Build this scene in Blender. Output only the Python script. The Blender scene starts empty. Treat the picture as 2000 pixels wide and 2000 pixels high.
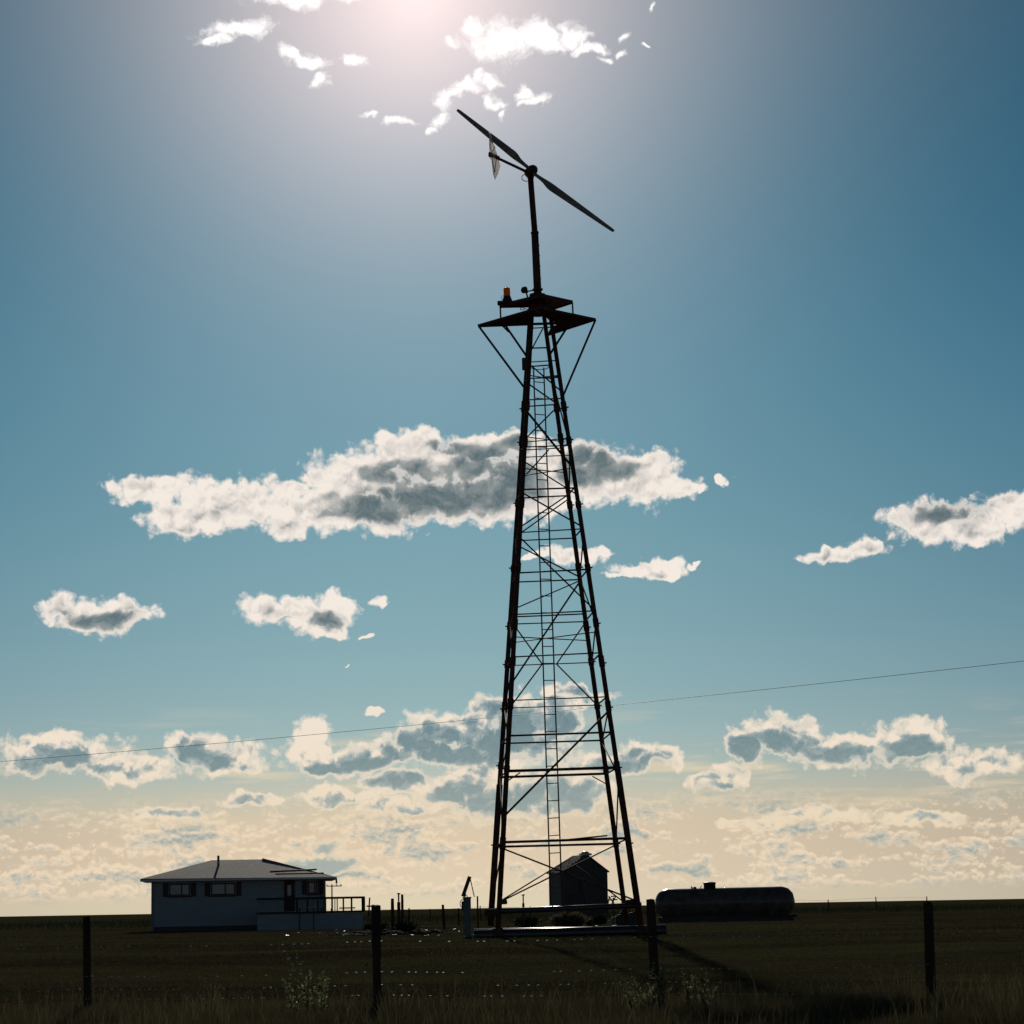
import bpy, bmesh, math, random
import numpy as np
from mathutils import Vector, Matrix, noise as mn
R = math.radians
random.seed(11)
rng = np.random.default_rng(5)

# ------------------------------------------------------------------ camera
CAM = Vector((0.0, 0.0, 1.05)); F = 5000.0
PITCH = math.atan(772 / F); ROLL = R(1.0)
fwd = Vector((0, math.cos(PITCH), math.sin(PITCH)))
r0 = Vector((1, 0, 0)); u0 = Vector((0, -math.sin(PITCH), math.cos(PITCH)))
cr = r0 * math.cos(ROLL) - u0 * math.sin(ROLL)
cu = r0 * math.sin(ROLL) + u0 * math.cos(ROLL)
sc = bpy.context.scene
cd = bpy.data.cameras.new('camera'); cam = bpy.data.objects.new('camera', cd)
sc.collection.objects.link(cam); sc.camera = cam
M3 = Matrix((cr, cu, -fwd)).transposed()
cam.matrix_world = Matrix.Translation(CAM) @ M3.to_4x4()
cd.lens = 90.0; cd.sensor_width = 36.0; cd.clip_start = 0.5; cd.clip_end = 20000


def ray(x, y):
    return (fwd + cr * ((x - 1000) / F) + cu * (-(y - 1000) / F)).normalized()


def at(x, y, Y):                       # photo pixel at distance Y -> point
    d = ray(x, y)
    return CAM + d * (Y / d.y)


# ------------------------------------------------------------------ world, sun, exposure
SUN_AZ, SUN_EL = R(-2.05), R(20.4)
EXPO = -1.6
BG = 0.05
K = 1.0 / (BG * 2 ** EXPO)
world = bpy.data.worlds.new('World'); sc.world = world; world.use_nodes = True
NT = world.node_tree; NT.nodes.clear()


def nn(t, **kw):
    n = NT.nodes.new(t)
    for k, v in kw.items():
        setattr(n, k, v)
    return n


def setin(n, i, v):
    if isinstance(v, bpy.types.NodeSocket):
        n.id_data.links.new(v, n.inputs[i])
    else:
        n.inputs[i].default_value = v


def mth(op, a, b=0.0, c=0.0, clamp=False):
    n = nn('ShaderNodeMath', operation=op, use_clamp=clamp)
    setin(n, 0, a); setin(n, 1, b); setin(n, 2, c)
    return n.outputs[0]


def vec(op, a, b=(0, 0, 0), c=(0, 0, 0), out=0):
    n = nn('ShaderNodeVectorMath', operation=op)
    setin(n, 0, a); setin(n, 1, b)
    if op == 'MULTIPLY_ADD':
        setin(n, 2, c)
    return n.outputs[out]


def rng_(v, a, b, c=0.0, d=1.0, kind='SMOOTHSTEP'):
    n = nn('ShaderNodeMapRange', interpolation_type=kind)
    for i, x in enumerate((v, a, b, c, d)):
        setin(n, i, x)
    return n.outputs[0]


def mixc(f, a, b, mode='MIX'):
    n = nn('ShaderNodeMix', data_type='RGBA', blend_type=mode)
    n.clamp_factor = True
    setin(n, 0, f); setin(n, 6, a); setin(n, 7, b)
    return n.outputs[2]


def noise(v, scale, detail=4, rough=.55, lac=2.0, color=False):
    n = nn('ShaderNodeTexNoise', noise_dimensions='3D')
    setin(n, 'Vector', v)
    n.inputs['Scale'].default_value = scale; n.inputs['Detail'].default_value = detail
    n.inputs['Roughness'].default_value = rough; n.inputs['Lacunarity'].default_value = lac
    return n.outputs[1] if color else n.outputs[0]


def lin(c):
    return tuple((v / 255 / 12.92) if v / 255 <= .04045 else ((v / 255 + .055) / 1.055) ** 2.4 for v in c)


def emit(c, k=1.0):                    # sRGB colour of the photograph -> sky radiance
    return tuple(v * K * k for v in lin(c)) + (1,)


def skypos(x, y):                      # photo pixel -> (azimuth, elevation) * 5000
    d = ray(x, y)
    return math.atan2(d.x, d.y) * F, math.asin(d.z) * F


tc = nn('ShaderNodeTexCoord'); D = vec('NORMALIZE', tc.outputs['Generated'])
sep = nn('ShaderNodeSeparateXYZ'); setin(sep, 0, D)
az = mth('MULTIPLY', mth('ARCTAN2', sep.outputs[0], sep.outputs[1]), F)
el = mth('MULTIPLY', mth('ARCSINE', sep.outputs[2]), F)
cmb = nn('ShaderNodeCombineXYZ'); setin(cmb, 0, az); setin(cmb, 1, el)
Q = cmb.outputs[0]

sky = nn('ShaderNodeTexSky', sky_type='NISHITA', sun_disc=False)
sky.sun_elevation = SUN_EL; sky.sun_rotation = SUN_AZ
sky.air_density = 1; sky.dust_density = .6; sky.ozone_density = 1.6
# film colour: response of the sky by elevation (table: elevation*5000, wanted colour, raw sky*0.1)
NISH = {0: (3.91, 2.48, 1.03), 60: (3.77, 2.52, 1.13), 150: (3.3, 2.45, 1.28), 210: (3.0, 2.35, 1.36), 280: (2.76, 2.27, 1.42), 400: (2.42, 2.1, 1.5),
        600: (2.1, 1.95, 1.56), 800: (1.97, 1.84, 1.58), 1050: (1.90, 1.78, 1.583), 1300: (1.875, 1.743, 1.574),
        1550: (1.826, 1.688, 1.537), 1770: (1.736, 1.596, 1.461)}
WANT = {0: (216, 206, 178), 60: (219, 201, 174), 150: (219, 197, 167), 210: (203, 196, 174), 280: (168, 187, 182), 400: (144, 175, 180), 600: (122, 163, 173), 800: (104, 152, 167),
        1050: (84, 140, 160), 1300: (62, 127, 149), 1550: (56, 120, 142), 1770: (66, 118, 138)}
ramp = nn('ShaderNodeValToRGB'); cr_ = ramp.color_ramp; cr_.interpolation = 'B_SPLINE'
keys = sorted(NISH)
while len(cr_.elements) < len(keys) + 2:
    cr_.elements.new(.5)
for e, k in zip(cr_.elements, keys):
    e.position = k / 3000
    w = lin(WANT[k]); n_ = NISH[k]
    e.color = tuple(w[i] / (n_[i] * 10 * BG * 2 ** EXPO) / 4 for i in range(3)) + (1,)
cr_.elements[-2].position = .67; cr_.elements[-2].color = cr_.elements[-3].color      # higher sky: the plain Nishita blue
cr_.elements[-1].position = .92; cr_.elements[-1].color = (.50 / 4, .54 / 4, .56 / 4, 1)
setin(ramp, 0, mth('DIVIDE', el, 3000))
sm = vec('SCALE', ramp.outputs[0]); sm.node.inputs[3].default_value = 4.0
base = vec('MULTIPLY', sky.outputs[0], sm)

# aureole round the sun
sd = (math.sin(SUN_AZ) * math.cos(SUN_EL), math.cos(SUN_AZ) * math.cos(SUN_EL), math.sin(SUN_EL))
ang = mth('MULTIPLY', mth('ARCCOSINE', mth('MINIMUM', vec('DOT_PRODUCT', D, sd, out=1), .999999)), F)
g1 = mth('EXPONENT', mth('MULTIPLY', mth('POWER', mth('DIVIDE', ang, 375.0), 1.2), -1.0))
gl = vec('SCALE', (1.06 * K, 0.73 * K, 0.64 * K)); setin(gl.node, 3, g1)
base = vec('ADD', base, gl)

# ---- clouds: (x, y, rx, ry) in photo pixels, turned into directions
CLOUDS = [
    (570, -4, 95, 22), (660, -12, 60, 18), (606, 118, 46, 16), (570, 106, 30, 13), (690, 115, 30, 15), (628, 158, 16, 20, ),
    (985, 80, 78, 44), (932, 55, 30, 18), (1055, 75, 65, 38), (1112, 68, 42, 28), (1135, 90, 34, 15), (882, 80, 18, 12),
    (1168, 92, 24, 14), (1180, 112, 15, 11), (1224, 80, 10, 11), (1212, 106, 16, 8), (1263, 88, 10, 6), (1274, 12, 10, 12),
    (940, 152, 24, 22), (915, 172, 46, 17), (880, 188, 32, 18), (865, 206, 26, 18), (858, 235, 26, 13), (844, 249, 12, 7),
    (965, 158, 22, 13), (968, 190, 20, 16), (984, 214, 11, 15), (1022, 174, 22, 14), (1046, 190, 30, 12), (725, 213, 22, 6), (785, 236, 30, 11),
    (700, 935, 110, 52), (770, 890, 80, 40), (820, 868, 60, 30), (870, 900, 120, 45), (935, 872, 110, 27), (1000, 862, 70, 22), (750, 865, 30, 20),
    (665, 925, 45, 25), (640, 990, 100, 50), (585, 958, 45, 16), (562, 1022, 45, 38), (720, 1005, 130, 40), (860, 975, 190, 55), (950, 965, 130, 55),
    (1020, 945, 110, 75), (1065, 985, 60, 28), (1110, 900, 70, 38), (1160, 935, 110, 55), (1245, 930, 80, 45), (1280, 950, 70, 38), (1335, 950, 40, 26), (1365, 955, 10, 14),
    (1418, 936, 15, 17), (1120, 1088, 66, 21), (1175, 1084, 34, 10), (1045, 1092, 34, 9), (1268, 1111, 72, 13), (1292, 1100, 42, 14), (1207, 1120, 26, 5), (1352, 1107, 18, 5),
    (618, 1205, 62, 36), (662, 1176, 42, 26), (640, 1235, 34, 16), (574, 1188, 30, 22), (744, 1165, 20, 15), (718, 1242, 14, 4), (686, 1298, 9, 2),
    (617, 1432, 36, 30), (600, 1465, 38, 44), (650, 1488, 70, 26), (705, 1478, 60, 30), (748, 1470, 44, 32), (735, 1400, 22, 12),
    (808, 1448, 46, 46), (862, 1428, 60, 36), (915, 1410, 66, 34), (958, 1395, 46, 36), (1012, 1408, 66, 52), (1000, 1455, 130, 38), (900, 1470, 120, 26), (1092, 1412, 50, 36),
    (1130, 1358, 70, 16), (1090, 1380, 60, 14), (780, 1530, 90, 30), (700, 1552, 50, 12), (640, 1550, 66, 16), (622, 1538, 30, 16), (780, 1573, 90, 13), (870, 1545, 70, 34), (915, 1530, 50, 38),
    (1000, 1560, 130, 46), (1110, 1545, 90, 48), (960, 1500, 90, 20), (1180, 1485, 100, 26), (1245, 1478, 56, 32), (1290, 1478, 40, 24), (1320, 1490, 20, 16),
    (1452, 1460, 46, 42), (1395, 1530, 56, 18), (1425, 1512, 40, 20), (1432, 1600, 34, 11), (1500, 1600, 60, 20),
    (640, 1655, 34, 22), (610, 1672, 60, 16), (650, 1690, 70, 22), (590, 1690, 50, 20),
    # outside the crop of the photograph
    (460, 985, 140, 55), (380, 1010, 110, 38), (520, 1190, 50, 30), (300, 960, 90, 30), (200, 1200, 110, 34), (120, 1185, 60, 24),
    (450, 1480, 90, 34), (380, 1460, 60, 36), (250, 1500, 100, 30), (120, 1470, 120, 40), (500, 1560, 70, 14), (330, 1590, 110, 14),
    (470, 60, 80, 22), (420, 78, 40, 14), 
    (1530, 1440, 90, 50), (1640, 1470, 110, 34), (1780, 1450, 90, 46), (1900, 1490, 100, 30), (1620, 1080, 70, 16), (1690, 1068, 44, 20), (1820, 1010, 100, 40), (1900, 1030, 110, 30), (1970, 990, 60, 40),
    (1600, 1590, 110, 16), (1800, 1600, 90, 18),
]
SHADES = [
    (790, 985, 130, 34), (740, 1005, 80, 22), (890, 960, 120, 40), (960, 900, 75, 32), (880, 870, 40, 12), (1000, 960, 70, 32), (990, 920, 60, 40), (1150, 895, 44, 26), (1130, 930, 40, 20),
    (1190, 920, 60, 18), (640, 1210, 30, 14), (790, 925, 70, 26), (1010, 865, 30, 16),
    (800, 1455, 44, 40), (860, 1450, 60, 18), (940, 1450, 90, 30), (1000, 1420, 60, 48), (1040, 1460, 90, 30), (900, 1480, 110, 12), (1095, 1415, 40, 28), (630, 1500, 50, 10), (720, 1492, 60, 12),
    (1000, 1572, 120, 34), (1100, 1555, 70, 40), (930, 1560, 60, 30), (780, 1520, 60, 16), (880, 1545, 40, 14), (1250, 1495, 60, 14), (1235, 1470, 30, 10), (1450, 1470, 36, 36), (1400, 1540, 40, 8),
    (640, 1655, 24, 14), (625, 1690, 55, 18), (690, 1690, 26, 16), (1540, 1460, 70, 26), (1660, 1480, 80, 16), (1790, 1470, 70, 26), (1850, 995, 80, 20),
    (380, 1480, 60, 20), (120, 1490, 80, 20), (200, 1212, 60, 14),
]
nzw = noise(Q, 1 / 75, 3, .5, 2.1, color=True)
wv = vec('MULTIPLY', vec('SUBTRACT', nzw, (.5, .5, .5)), (100, 70, 0))
QW = vec('ADD', Q, wv)


def puffs(src, scale, detail=3.0, rough=.55):
    n = nn('ShaderNodeTexVoronoi', voronoi_dimensions='2D', feature='SMOOTH_F1', normalize=True)
    setin(n, 'Vector', src); n.inputs['Scale'].default_value = scale; n.inputs['Detail'].default_value = detail
    n.inputs['Roughness'].default_value = rough; n.inputs['Lacunarity'].default_value = 2.2; n.inputs['Smoothness'].default_value = .35
    return mth('SUBTRACT', 1.0, mth('MULTIPLY', n.outputs['Distance'], 1.6))


def field(lst, src, soft=.0):
    cur = None
    for e in lst:
        cx, cy = skypos(e[0], e[1])
        rx, ry = e[2], e[3]
        l = vec('LENGTH', vec('MULTIPLY_ADD', src, (1 / rx, 1 / ry, 0), (-cx / rx, -cy / ry, 0)), out=1)
        cur = l if cur is None else (mth('MINIMUM', cur, l) if not soft else mth('SMOOTH_MIN', cur, l, soft))
    return mth('SUBTRACT', 1.0, cur)


QP = vec('MULTIPLY_ADD', wv, (.45, .45, 0), Q)
hi = rng_(el, 1100.0, 1450.0)
midz = rng_(el, 420.0, 620.0)
fc = field(CLOUDS, QW)
pf = puffs(QP, 1 / 30, 3.0, .5)
pf_up = puffs(vec('ADD', QP, (-3.0, 8.0, 0)), 1 / 30, 3.0, .5)
nf = noise(QW, 1 / 24, 5, .55, 2.0)
namp = mth('ADD', .40, mth('MULTIPLY', hi, .9))
pamp = mth('SUBTRACT', .95, mth('MULTIPLY', hi, .55))
mixn = mth('ADD', mth('MULTIPLY', mth('SUBTRACT', pf, .5), pamp), mth('MULTIPLY', mth('SUBTRACT', nf, .5), namp))
nfine = noise(QW, 1 / 11, 5, .66, 2.1)
mixn = mth('ADD', mixn, mth('MULTIPLY', mth('SUBTRACT', nfine, .5), mth('ADD', .12, mth('MULTIPLY', hi, .85))))
dens = mth('ADD', mth('MULTIPLY', fc, 1.15), mixn)
alpha = rng_(dens, -.16, mth('ADD', .36, mth('MULTIPLY', hi, .55)))
qs = vec('MULTIPLY_ADD', wv, (.5, .5, 0), Q)
fs = field(SHADES, qs, .5)
big = puffs(QP, 1 / 70, 1.0); big_up = puffs(vec('ADD', QP, (-5.0, 18.0, 0)), 1 / 70, 1.0)
relief = mth('ADD', mth('MULTIPLY', mth('SUBTRACT', pf_up, pf), .8), mth('MULTIPLY', mth('SUBTRACT', big_up, big), 1.0))
# thick cores let less sunlight through; thin rims glow
core = rng_(mth('ADD', fs, mth('MULTIPLY', mixn, mth('SUBTRACT', .22, mth('MULTIPLY', midz, .14)))), -.5, .6)
core = mth('MULTIPLY', core, rng_(dens, .0, .70))
fcl = field([c for c in CLOUDS if c[2] >= 44], QW)
thick = mth('MULTIPLY', rng_(mth('ADD', fcl, mth('MULTIPLY', mixn, .5)), .10, .95), mth('SUBTRACT', .42, mth('MULTIPLY', midz, .27)))
body = mth('MULTIPLY', mth('MULTIPLY', rng_(dens, .12, .75), rng_(fcl, -.35, .15)), mth('SUBTRACT', 1.0, hi))
shade = mth('ADD', mth('ADD', mth('MULTIPLY', core, .85), mth('MULTIPLY', thick, mth('SUBTRACT', 1.0, hi))), mth('MULTIPLY', mth('ADD', mth('MULTIPLY', relief, mth('SUBTRACT', 1.8, mth('MULTIPLY', midz, 1.15))), mth('MULTIPLY', mth('SUBTRACT', nf, .44), mth('SUBTRACT', .9, mth('MULTIPLY', midz, .5)))), body), clamp=True)
low = rng_(el, 60.0, 380.0)                          # 0 near the horizon, 1 higher up
darkc = mixc(midz, mixc(low, emit((160, 172, 166)), emit((100, 130, 138))), emit((74, 99, 106)))
greyc = mixc(midz, mixc(low, emit((196, 194, 180)), emit((166, 178, 178))), emit((170, 172, 170)))
litc = mixc(low, emit((232, 212, 180)), emit((240, 226, 208)))
litc = mixc(midz, litc, emit((244, 234, 224)))
litc = mixc(rng_(el, 1100.0, 1500.0), litc, emit((255, 250, 248), 1.15))
ccol = mixc(rng_(shade, 0.0, .5, kind='LINEAR'), litc, greyc)
ccol = mixc(mth('MULTIPLY', rng_(shade, .30, 1.1, kind='LINEAR'), rng_(nfine, .25, .75, .80, 1.05)), ccol, darkc)

# bands of far cloud near the horizon
def lowfield(dz):
    src = vec('MULTIPLY_ADD', wv, (.5, .3, 0), vec('ADD', Q, (-dz * .3, dz, 0)))
    g_ = noise(vec('MULTIPLY', src, (1.0, 3.4, 0)), 1 / 150, 2, .5)
    return mth('ADD', mth('MULTIPLY', g_, 1.5), mth('MULTIPLY', puffs(vec('MULTIPLY', src, (1.0, 1.5, 0)), 1 / 22, 2.0, .5), .45))


hb = lowfield(0.0); hbu = lowfield(6.0)
hwin = mth('MULTIPLY', rng_(el, 15.0, 50.0), rng_(el, 150.0, 240.0, 1.0, 0.0))
hb = mth('ADD', hb, mth('MULTIPLY', mth('SUBTRACT', noise(Q, 1 / 330, 2, .5), .5), .55))
ha = mth('MULTIPLY', rng_(hb, .90, 1.10), hwin)
hsh = mth('ADD', mth('MULTIPLY', rng_(hb, .98, 1.22), .8), mth('MULTIPLY', mth('SUBTRACT', hbu, hb), 2.6), clamp=True)
hcol = mixc(hsh, emit((240, 218, 188)), emit((152, 168, 166)))
base = mixc(mth('MULTIPLY', ha, .85), base, hcol)
st = noise(vec('MULTIPLY', Q, (1.0, 9.0, 0)), 1 / 420, 4, .55)     # thin high streaks
smask = mth('MULTIPLY', rng_(st, .5, .68), mth('MULTIPLY', rng_(el, 150.0, 200.0), rng_(el, 240.0, 420.0, 1.0, 0.0)))
base = mixc(mth('MULTIPLY', smask, .7), base, emit((232, 212, 178)))
final = mixc(alpha, base, ccol)
bg = nn('ShaderNodeBackground'); bg.inputs[1].default_value = BG
setin(bg, 0, final)
wo = nn('ShaderNodeOutputWorld'); NT.links.new(bg.outputs[0], wo.inputs[0])
world.cycles.sampling_method = 'MANUAL'; world.cycles.sample_map_resolution = 512

sl = bpy.data.lights.new('sun', 'SUN'); sun = bpy.data.objects.new('sun', sl); sc.collection.objects.link(sun)
sl.energy = 4.6; sl.angle = R(.5); sl.color = (1, .93, .82)
sun.rotation_euler = Vector(sd).to_track_quat('Z', 'Y').to_euler()
vs = sc.view_settings; vs.view_transform = 'Standard'; vs.look = 'None'; vs.exposure = EXPO; vs.gamma = 1
cy = sc.cycles; cy.use_adaptive_sampling = True; cy.adaptive_threshold = .02; cy.adaptive_min_samples = 16
cy.max_bounces = 5; cy.diffuse_bounces = 2; cy.glossy_bounces = 3; cy.transmission_bounces = 4
cy.use_denoising = True
cy.sample_clamp_indirect = 4

# ------------------------------------------------------------------ materials
MATS = {}


def mat(name, col, rough=.6, metal=0.0, var=.35, scale=4.0, bump=.0, spec=.5, transl=0.0, col2=None, stretch=(1, 1, 1)):
    if name in MATS:
        return MATS[name]
    m = bpy.data.materials.new(name); m.use_nodes = True; t = m.node_tree
    p = t.nodes['Principled BSDF']
    co = t.nodes.new('ShaderNodeTexCoord'); mp = t.nodes.new('ShaderNodeMapping'); mp.inputs['Scale'].default_value = stretch
    t.links.new(co.outputs['Object'], mp.inputs[0])
    nz = t.nodes.new('ShaderNodeTexNoise'); nz.inputs['Scale'].default_value = scale; nz.inputs['Detail'].default_value = 6
    nz.inputs['Roughness'].default_value = .65
    t.links.new(mp.outputs[0], nz.inputs['Vector'])
    rp = t.nodes.new('ShaderNodeValToRGB')
    c2 = col2 or tuple(c * (1 + var) for c in col); c1 = tuple(c * (1 - var) for c in col)
    rp.color_ramp.elements[0].position = .32; rp.color_ramp.elements[1].position = .7
    rp.color_ramp.elements[0].color = c1 + (1,); rp.color_ramp.elements[1].color = c2 + (1,)
    t.links.new(nz.outputs[0], rp.inputs[0]); t.links.new(rp.outputs[0], p.inputs['Base Color'])
    p.inputs['Roughness'].default_value = rough; p.inputs['Metallic'].default_value = metal
    p.inputs['Specular IOR Level'].default_value = spec
    if bump:
        b = t.nodes.new('ShaderNodeBump'); b.inputs['Strength'].default_value = bump; b.inputs['Distance'].default_value = .05
        t.links.new(nz.outputs[0], b.inputs['Height']); t.links.new(b.outputs[0], p.inputs['Normal'])
    if transl:
        tr = t.nodes.new('ShaderNodeBsdfTranslucent'); t.links.new(rp.outputs[0], tr.inputs[0])
        mx = t.nodes.new('ShaderNodeMixShader'); mx.inputs[0].default_value = transl
        t.links.new(p.outputs[0], mx.inputs[1]); t.links.new(tr.outputs[0], mx.inputs[2])
        t.links.new(mx.outputs[0], t.nodes['Material Output'].inputs[0])
    MATS[name] = m
    return m


steel = mat('rusty_steel', (.13, .05, .03), .62, .0, .5, 6, .2, .25)
pipe = mat('worn_pipe', (.035, .02, .015), .33, 0, .4, 5, .015, 1.0)
blade_m = mat('weathered_fibreglass', (.30, .27, .23), .55, 0, .2, 2, 0, .4, transl=.3)
vane_m = mat('pale_vane_sheet', (.9, .87, .83), .4, 0, .05, 3, 0, .5, transl=.9)
dark = mat('dark_painted_metal', (.04, .027, .02), .5, 0, .3, 6)
amber = mat('amber_lens', (.75, .27, .06), .3, 0, .1, 8, 0, .5, transl=.7)
wood = mat('weathered_post_wood', (.075, .045, .028), .9, 0, .5, 12, .5, .1, stretch=(1, 1, .15))
pale = mat('grey_enamel', (.16, .16, .15), .5, 0, .15, 8)
siding = mat('blue_grey_siding', (.42, .40, .38), .7, 0, .12, 3, .1, .3, stretch=(.3, .3, 6))
shedm = mat('grey_sheet_wall', (.115, .088, .07), .65, 0, .15, 3, .1, .3, stretch=(6, 6, .4))
shroof = mat('corrugated_roof_sheet', (.16, .14, .12), .42, .5, .6, 5, .2, .5, stretch=(1, 8, 1))
hroof = mat('pale_shingle_roof', (.3, .27, .23), .75, 0, .4, 9, .4, .3)
redtrim = mat('dark_red_shutter', (.10, .03, .028), .6)
glass = mat('window_pane_glass', (.25, .3, .32), .12, 0, .2, 2, 0, .7)
galv = mat('galvanised_wire', (.3, .3, .3), .3, .9, .2, 10)
tankm = mat('tank_paint', (.15, .105, .08), .27, 0, .45, 2.2, .08, .35)
scrapm = mat('pale_glint_scrap', (.3, .28, .25), .35, .3, .4, 5)  # pale tone stands in for glints on scrap; also colours the table top
grassm = mat('field_grass_blades', (.075, .078, .035), .55, 0, .5, .35, 0, .25, transl=.35, col2=(.125, .10, .052))
weedm = mat('weed_leaves', (.24, .26, .12), .45, 0, .4, 5, 0, .4, transl=.6)
bushm = mat('dark_bush_leaves', (.035, .045, .02), .7, 0, .4, 5, 0, .2, transl=.25)
drym = mat('dry_bunchgrass', (.16, .13, .07), .7, 0, .3, 4, 0, .2, transl=.4)


# ------------------------------------------------------------------ helpers
class MB:
    def __init__(s):
        s.bm = bmesh.new()

    def tube(s, a, b, r, r2=None, n=8, cap=True):
        a, b = Vector(a), Vector(b); r2 = r if r2 is None else r2
        d = b - a
        if d.length < 1e-6:
            return s
        q = d.to_track_quat('Z', 'Y'); ra, rb = [], []
        for i in range(n):
            t = 2 * math.pi * i / n; v = q @ Vector((math.cos(t), math.sin(t), 0))
            ra.append(s.bm.verts.new(a + v * r)); rb.append(s.bm.verts.new(b + v * r2))
        for i in range(n):
            f = s.bm.faces.new((ra[i], ra[(i + 1) % n], rb[(i + 1) % n], rb[i])); f.smooth = n > 6
        if cap:
            s.bm.faces.new(ra[::-1]); s.bm.faces.new(rb)
        return s

    def path(s, pts, r, n=6):
        for a, b in zip(pts[:-1], pts[1:]):
            s.tube(a, b, r, n=n)
        return s

    def beam(s, a, b, w, h, up=(0, 0, 1)):
        a, b = Vector(a), Vector(b); d = (b - a).normalized(); upv = Vector(up)
        sd_ = d.cross(upv).normalized(); uu = sd_.cross(d).normalized()
        rows = []
        for p in (a, b):
            rows.append([s.bm.verts.new(p + sd_ * (w / 2 * i) + uu * (h / 2 * j)) for i, j in ((-1, -1), (1, -1), (1, 1), (-1, 1))])
        for i in range(4):
            s.bm.faces.new((rows[0][i], rows[0][(i + 1) % 4], rows[1][(i + 1) % 4], rows[1][i]))
        s.bm.faces.new(rows[0][::-1]); s.bm.faces.new(rows[1])
        return s

    def box(s, c, sx, sy, sz, rz=0.0, bev=0.0):
        ret = bmesh.ops.create_cube(s.bm, size=1.0)
        vs_ = ret['verts']
        m = Matrix.Translation(Vector(c)) @ Matrix.Rotation(rz, 4, 'Z') @ Matrix.Diagonal((sx, sy, sz, 1))
        bmesh.ops.transform(s.bm, matrix=m, verts=vs_)
        if bev:
            es = list({e for v in vs_ for e in v.link_edges})
            bmesh.ops.bevel(s.bm, geom=es, offset=bev, segments=2, affect='EDGES')
        return s

    def plate(s, pts, n, t):
        n = Vector(n).normalized() * t / 2
        a = [s.bm.verts.new(Vector(p) + n) for p in pts]; b = [s.bm.verts.new(Vector(p) - n) for p in pts]
        s.bm.faces.new(a); s.bm.faces.new(b[::-1])
        for i in range(len(pts)):
            s.bm.faces.new((a[i], b[i], b[(i + 1) % len(pts)], a[(i + 1) % len(pts)]))
        return s

    def lathe(s, a, axis, prof, n=16):
        q = Vector(axis).to_track_quat('Z', 'Y'); rings = []
        for h, r in prof:
            rings.append([s.bm.verts.new(Vector(a) + q @ Vector((math.cos(2 * math.pi * i / n) * r, math.sin(2 * math.pi * i / n) * r, h))) for i in range(n)])
        for k in range(len(rings) - 1):
            for i in range(n):
                f = s.bm.faces.new((rings[k][i], rings[k][(i + 1) % n], rings[k + 1][(i + 1) % n], rings[k + 1][i])); f.smooth = True
        s.bm.faces.new(rings[0][::-1]); s.bm.faces.new(rings[-1])
        return s

    def ball(s, c, r, sc_=(1, 1, 1), sub=2):
        ret = bmesh.ops.create_icosphere(s.bm, subdivisions=sub, radius=r)
        bmesh.ops.transform(s.bm, matrix=Matrix.Translation(Vector(c)) @ Matrix.Diagonal((*sc_, 1)), verts=ret['verts'])
        for v in ret['verts']:
            for f in v.link_faces:
                f.smooth = True
        return s

    def build(s, name, m, parent=None):
        bmesh.ops.recalc_face_normals(s.bm, faces=s.bm.faces)
        me = bpy.data.meshes.new(name)
        s.bm.to_mesh(me); s.bm.free()
        me.materials.append(m)
        return link(name, me, parent)


def link(name, me, parent=None):
    o = bpy.data.objects.new(name, me); sc.collection.objects.link(o)
    if parent:
        o.parent = parent
        o.matrix_parent_inverse = world_of(parent).inverted()
    return o


def world_of(o):
    return Matrix.Translation(o.location) if o.parent is None and o.type == 'EMPTY' else Matrix.Identity(4)


def thing(name, loc, label, cat, group=None):
    o = bpy.data.objects.new(name, None); sc.collection.objects.link(o); o.location = Vector(loc)
    o.empty_display_size = .3
    tag(o, label, cat, group)
    return o


def tag(o, label=None, cat=None, group=None, kind=None):
    for k, v in (('label', label), ('category', cat), ('group', group), ('kind', kind)):
        if v:
            o[k] = v
    return o


def pydata(name, v, f, m, parent=None):
    me = bpy.data.meshes.new(name); me.from_pydata(v, [], f); me.materials.append(m); me.update()
    return link(name, me, parent)


# ------------------------------------------------------------------ terrain
def sstep(a, b, x):
    t = np.clip((x - a) / (b - a), 0, 1); return t * t * (3 - 2 * t)


def gz(x, y):
    x = np.asarray(x, float); y = np.asarray(y, float)
    z = -.55 + .27 * sstep(12, 36, y) + .28 * sstep(36, 72, y)
    z = z + .22 * sstep(2.5, 6.5, x) * sstep(88, 120, y) * (1 - sstep(170, 400, y))
    z = z + .03 * np.sin(x * .55 + y * .13) * (1 - sstep(60, 90, y)) + .02 * np.sin(y * .31 - x * .2)
    return z


def G(x, y):
    return float(gz(x, y))


ys = np.concatenate([np.arange(-40, 10, 5.), np.arange(10, 140, 1.2), np.geomspace(140, 9000, 60)])
xs_ = np.concatenate([-np.geomspace(3000, 30, 22), np.arange(-29, 30, 1.), np.geomspace(30, 3000, 22)])
X, Y = np.meshgrid(xs_, ys); Z = gz(X, Y)
nx, ny = len(xs_), len(ys)
vv = np.stack([X.ravel(), Y.ravel(), Z.ravel()], 1)
idx = np.arange(nx * ny).reshape(ny, nx)
ff = np.stack([idx[:-1, :-1].ravel(), idx[:-1, 1:].ravel(), idx[1:, 1:].ravel(), idx[1:, :-1].ravel()], 1)
gm = bpy.data.materials.new('prairie_turf'); gm.use_nodes = True; t = gm.node_tree; p = t.nodes['Principled BSDF']
co = t.nodes.new('ShaderNodeTexCoord')
n1 = t.nodes.new('ShaderNodeTexNoise'); n1.inputs['Scale'].default_value = .22; n1.inputs['Detail'].default_value = 8; n1.inputs['Roughness'].default_value = .7
mp = t.nodes.new('ShaderNodeMapping'); mp.inputs['Scale'].default_value = (.35, 1, 1)
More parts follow.
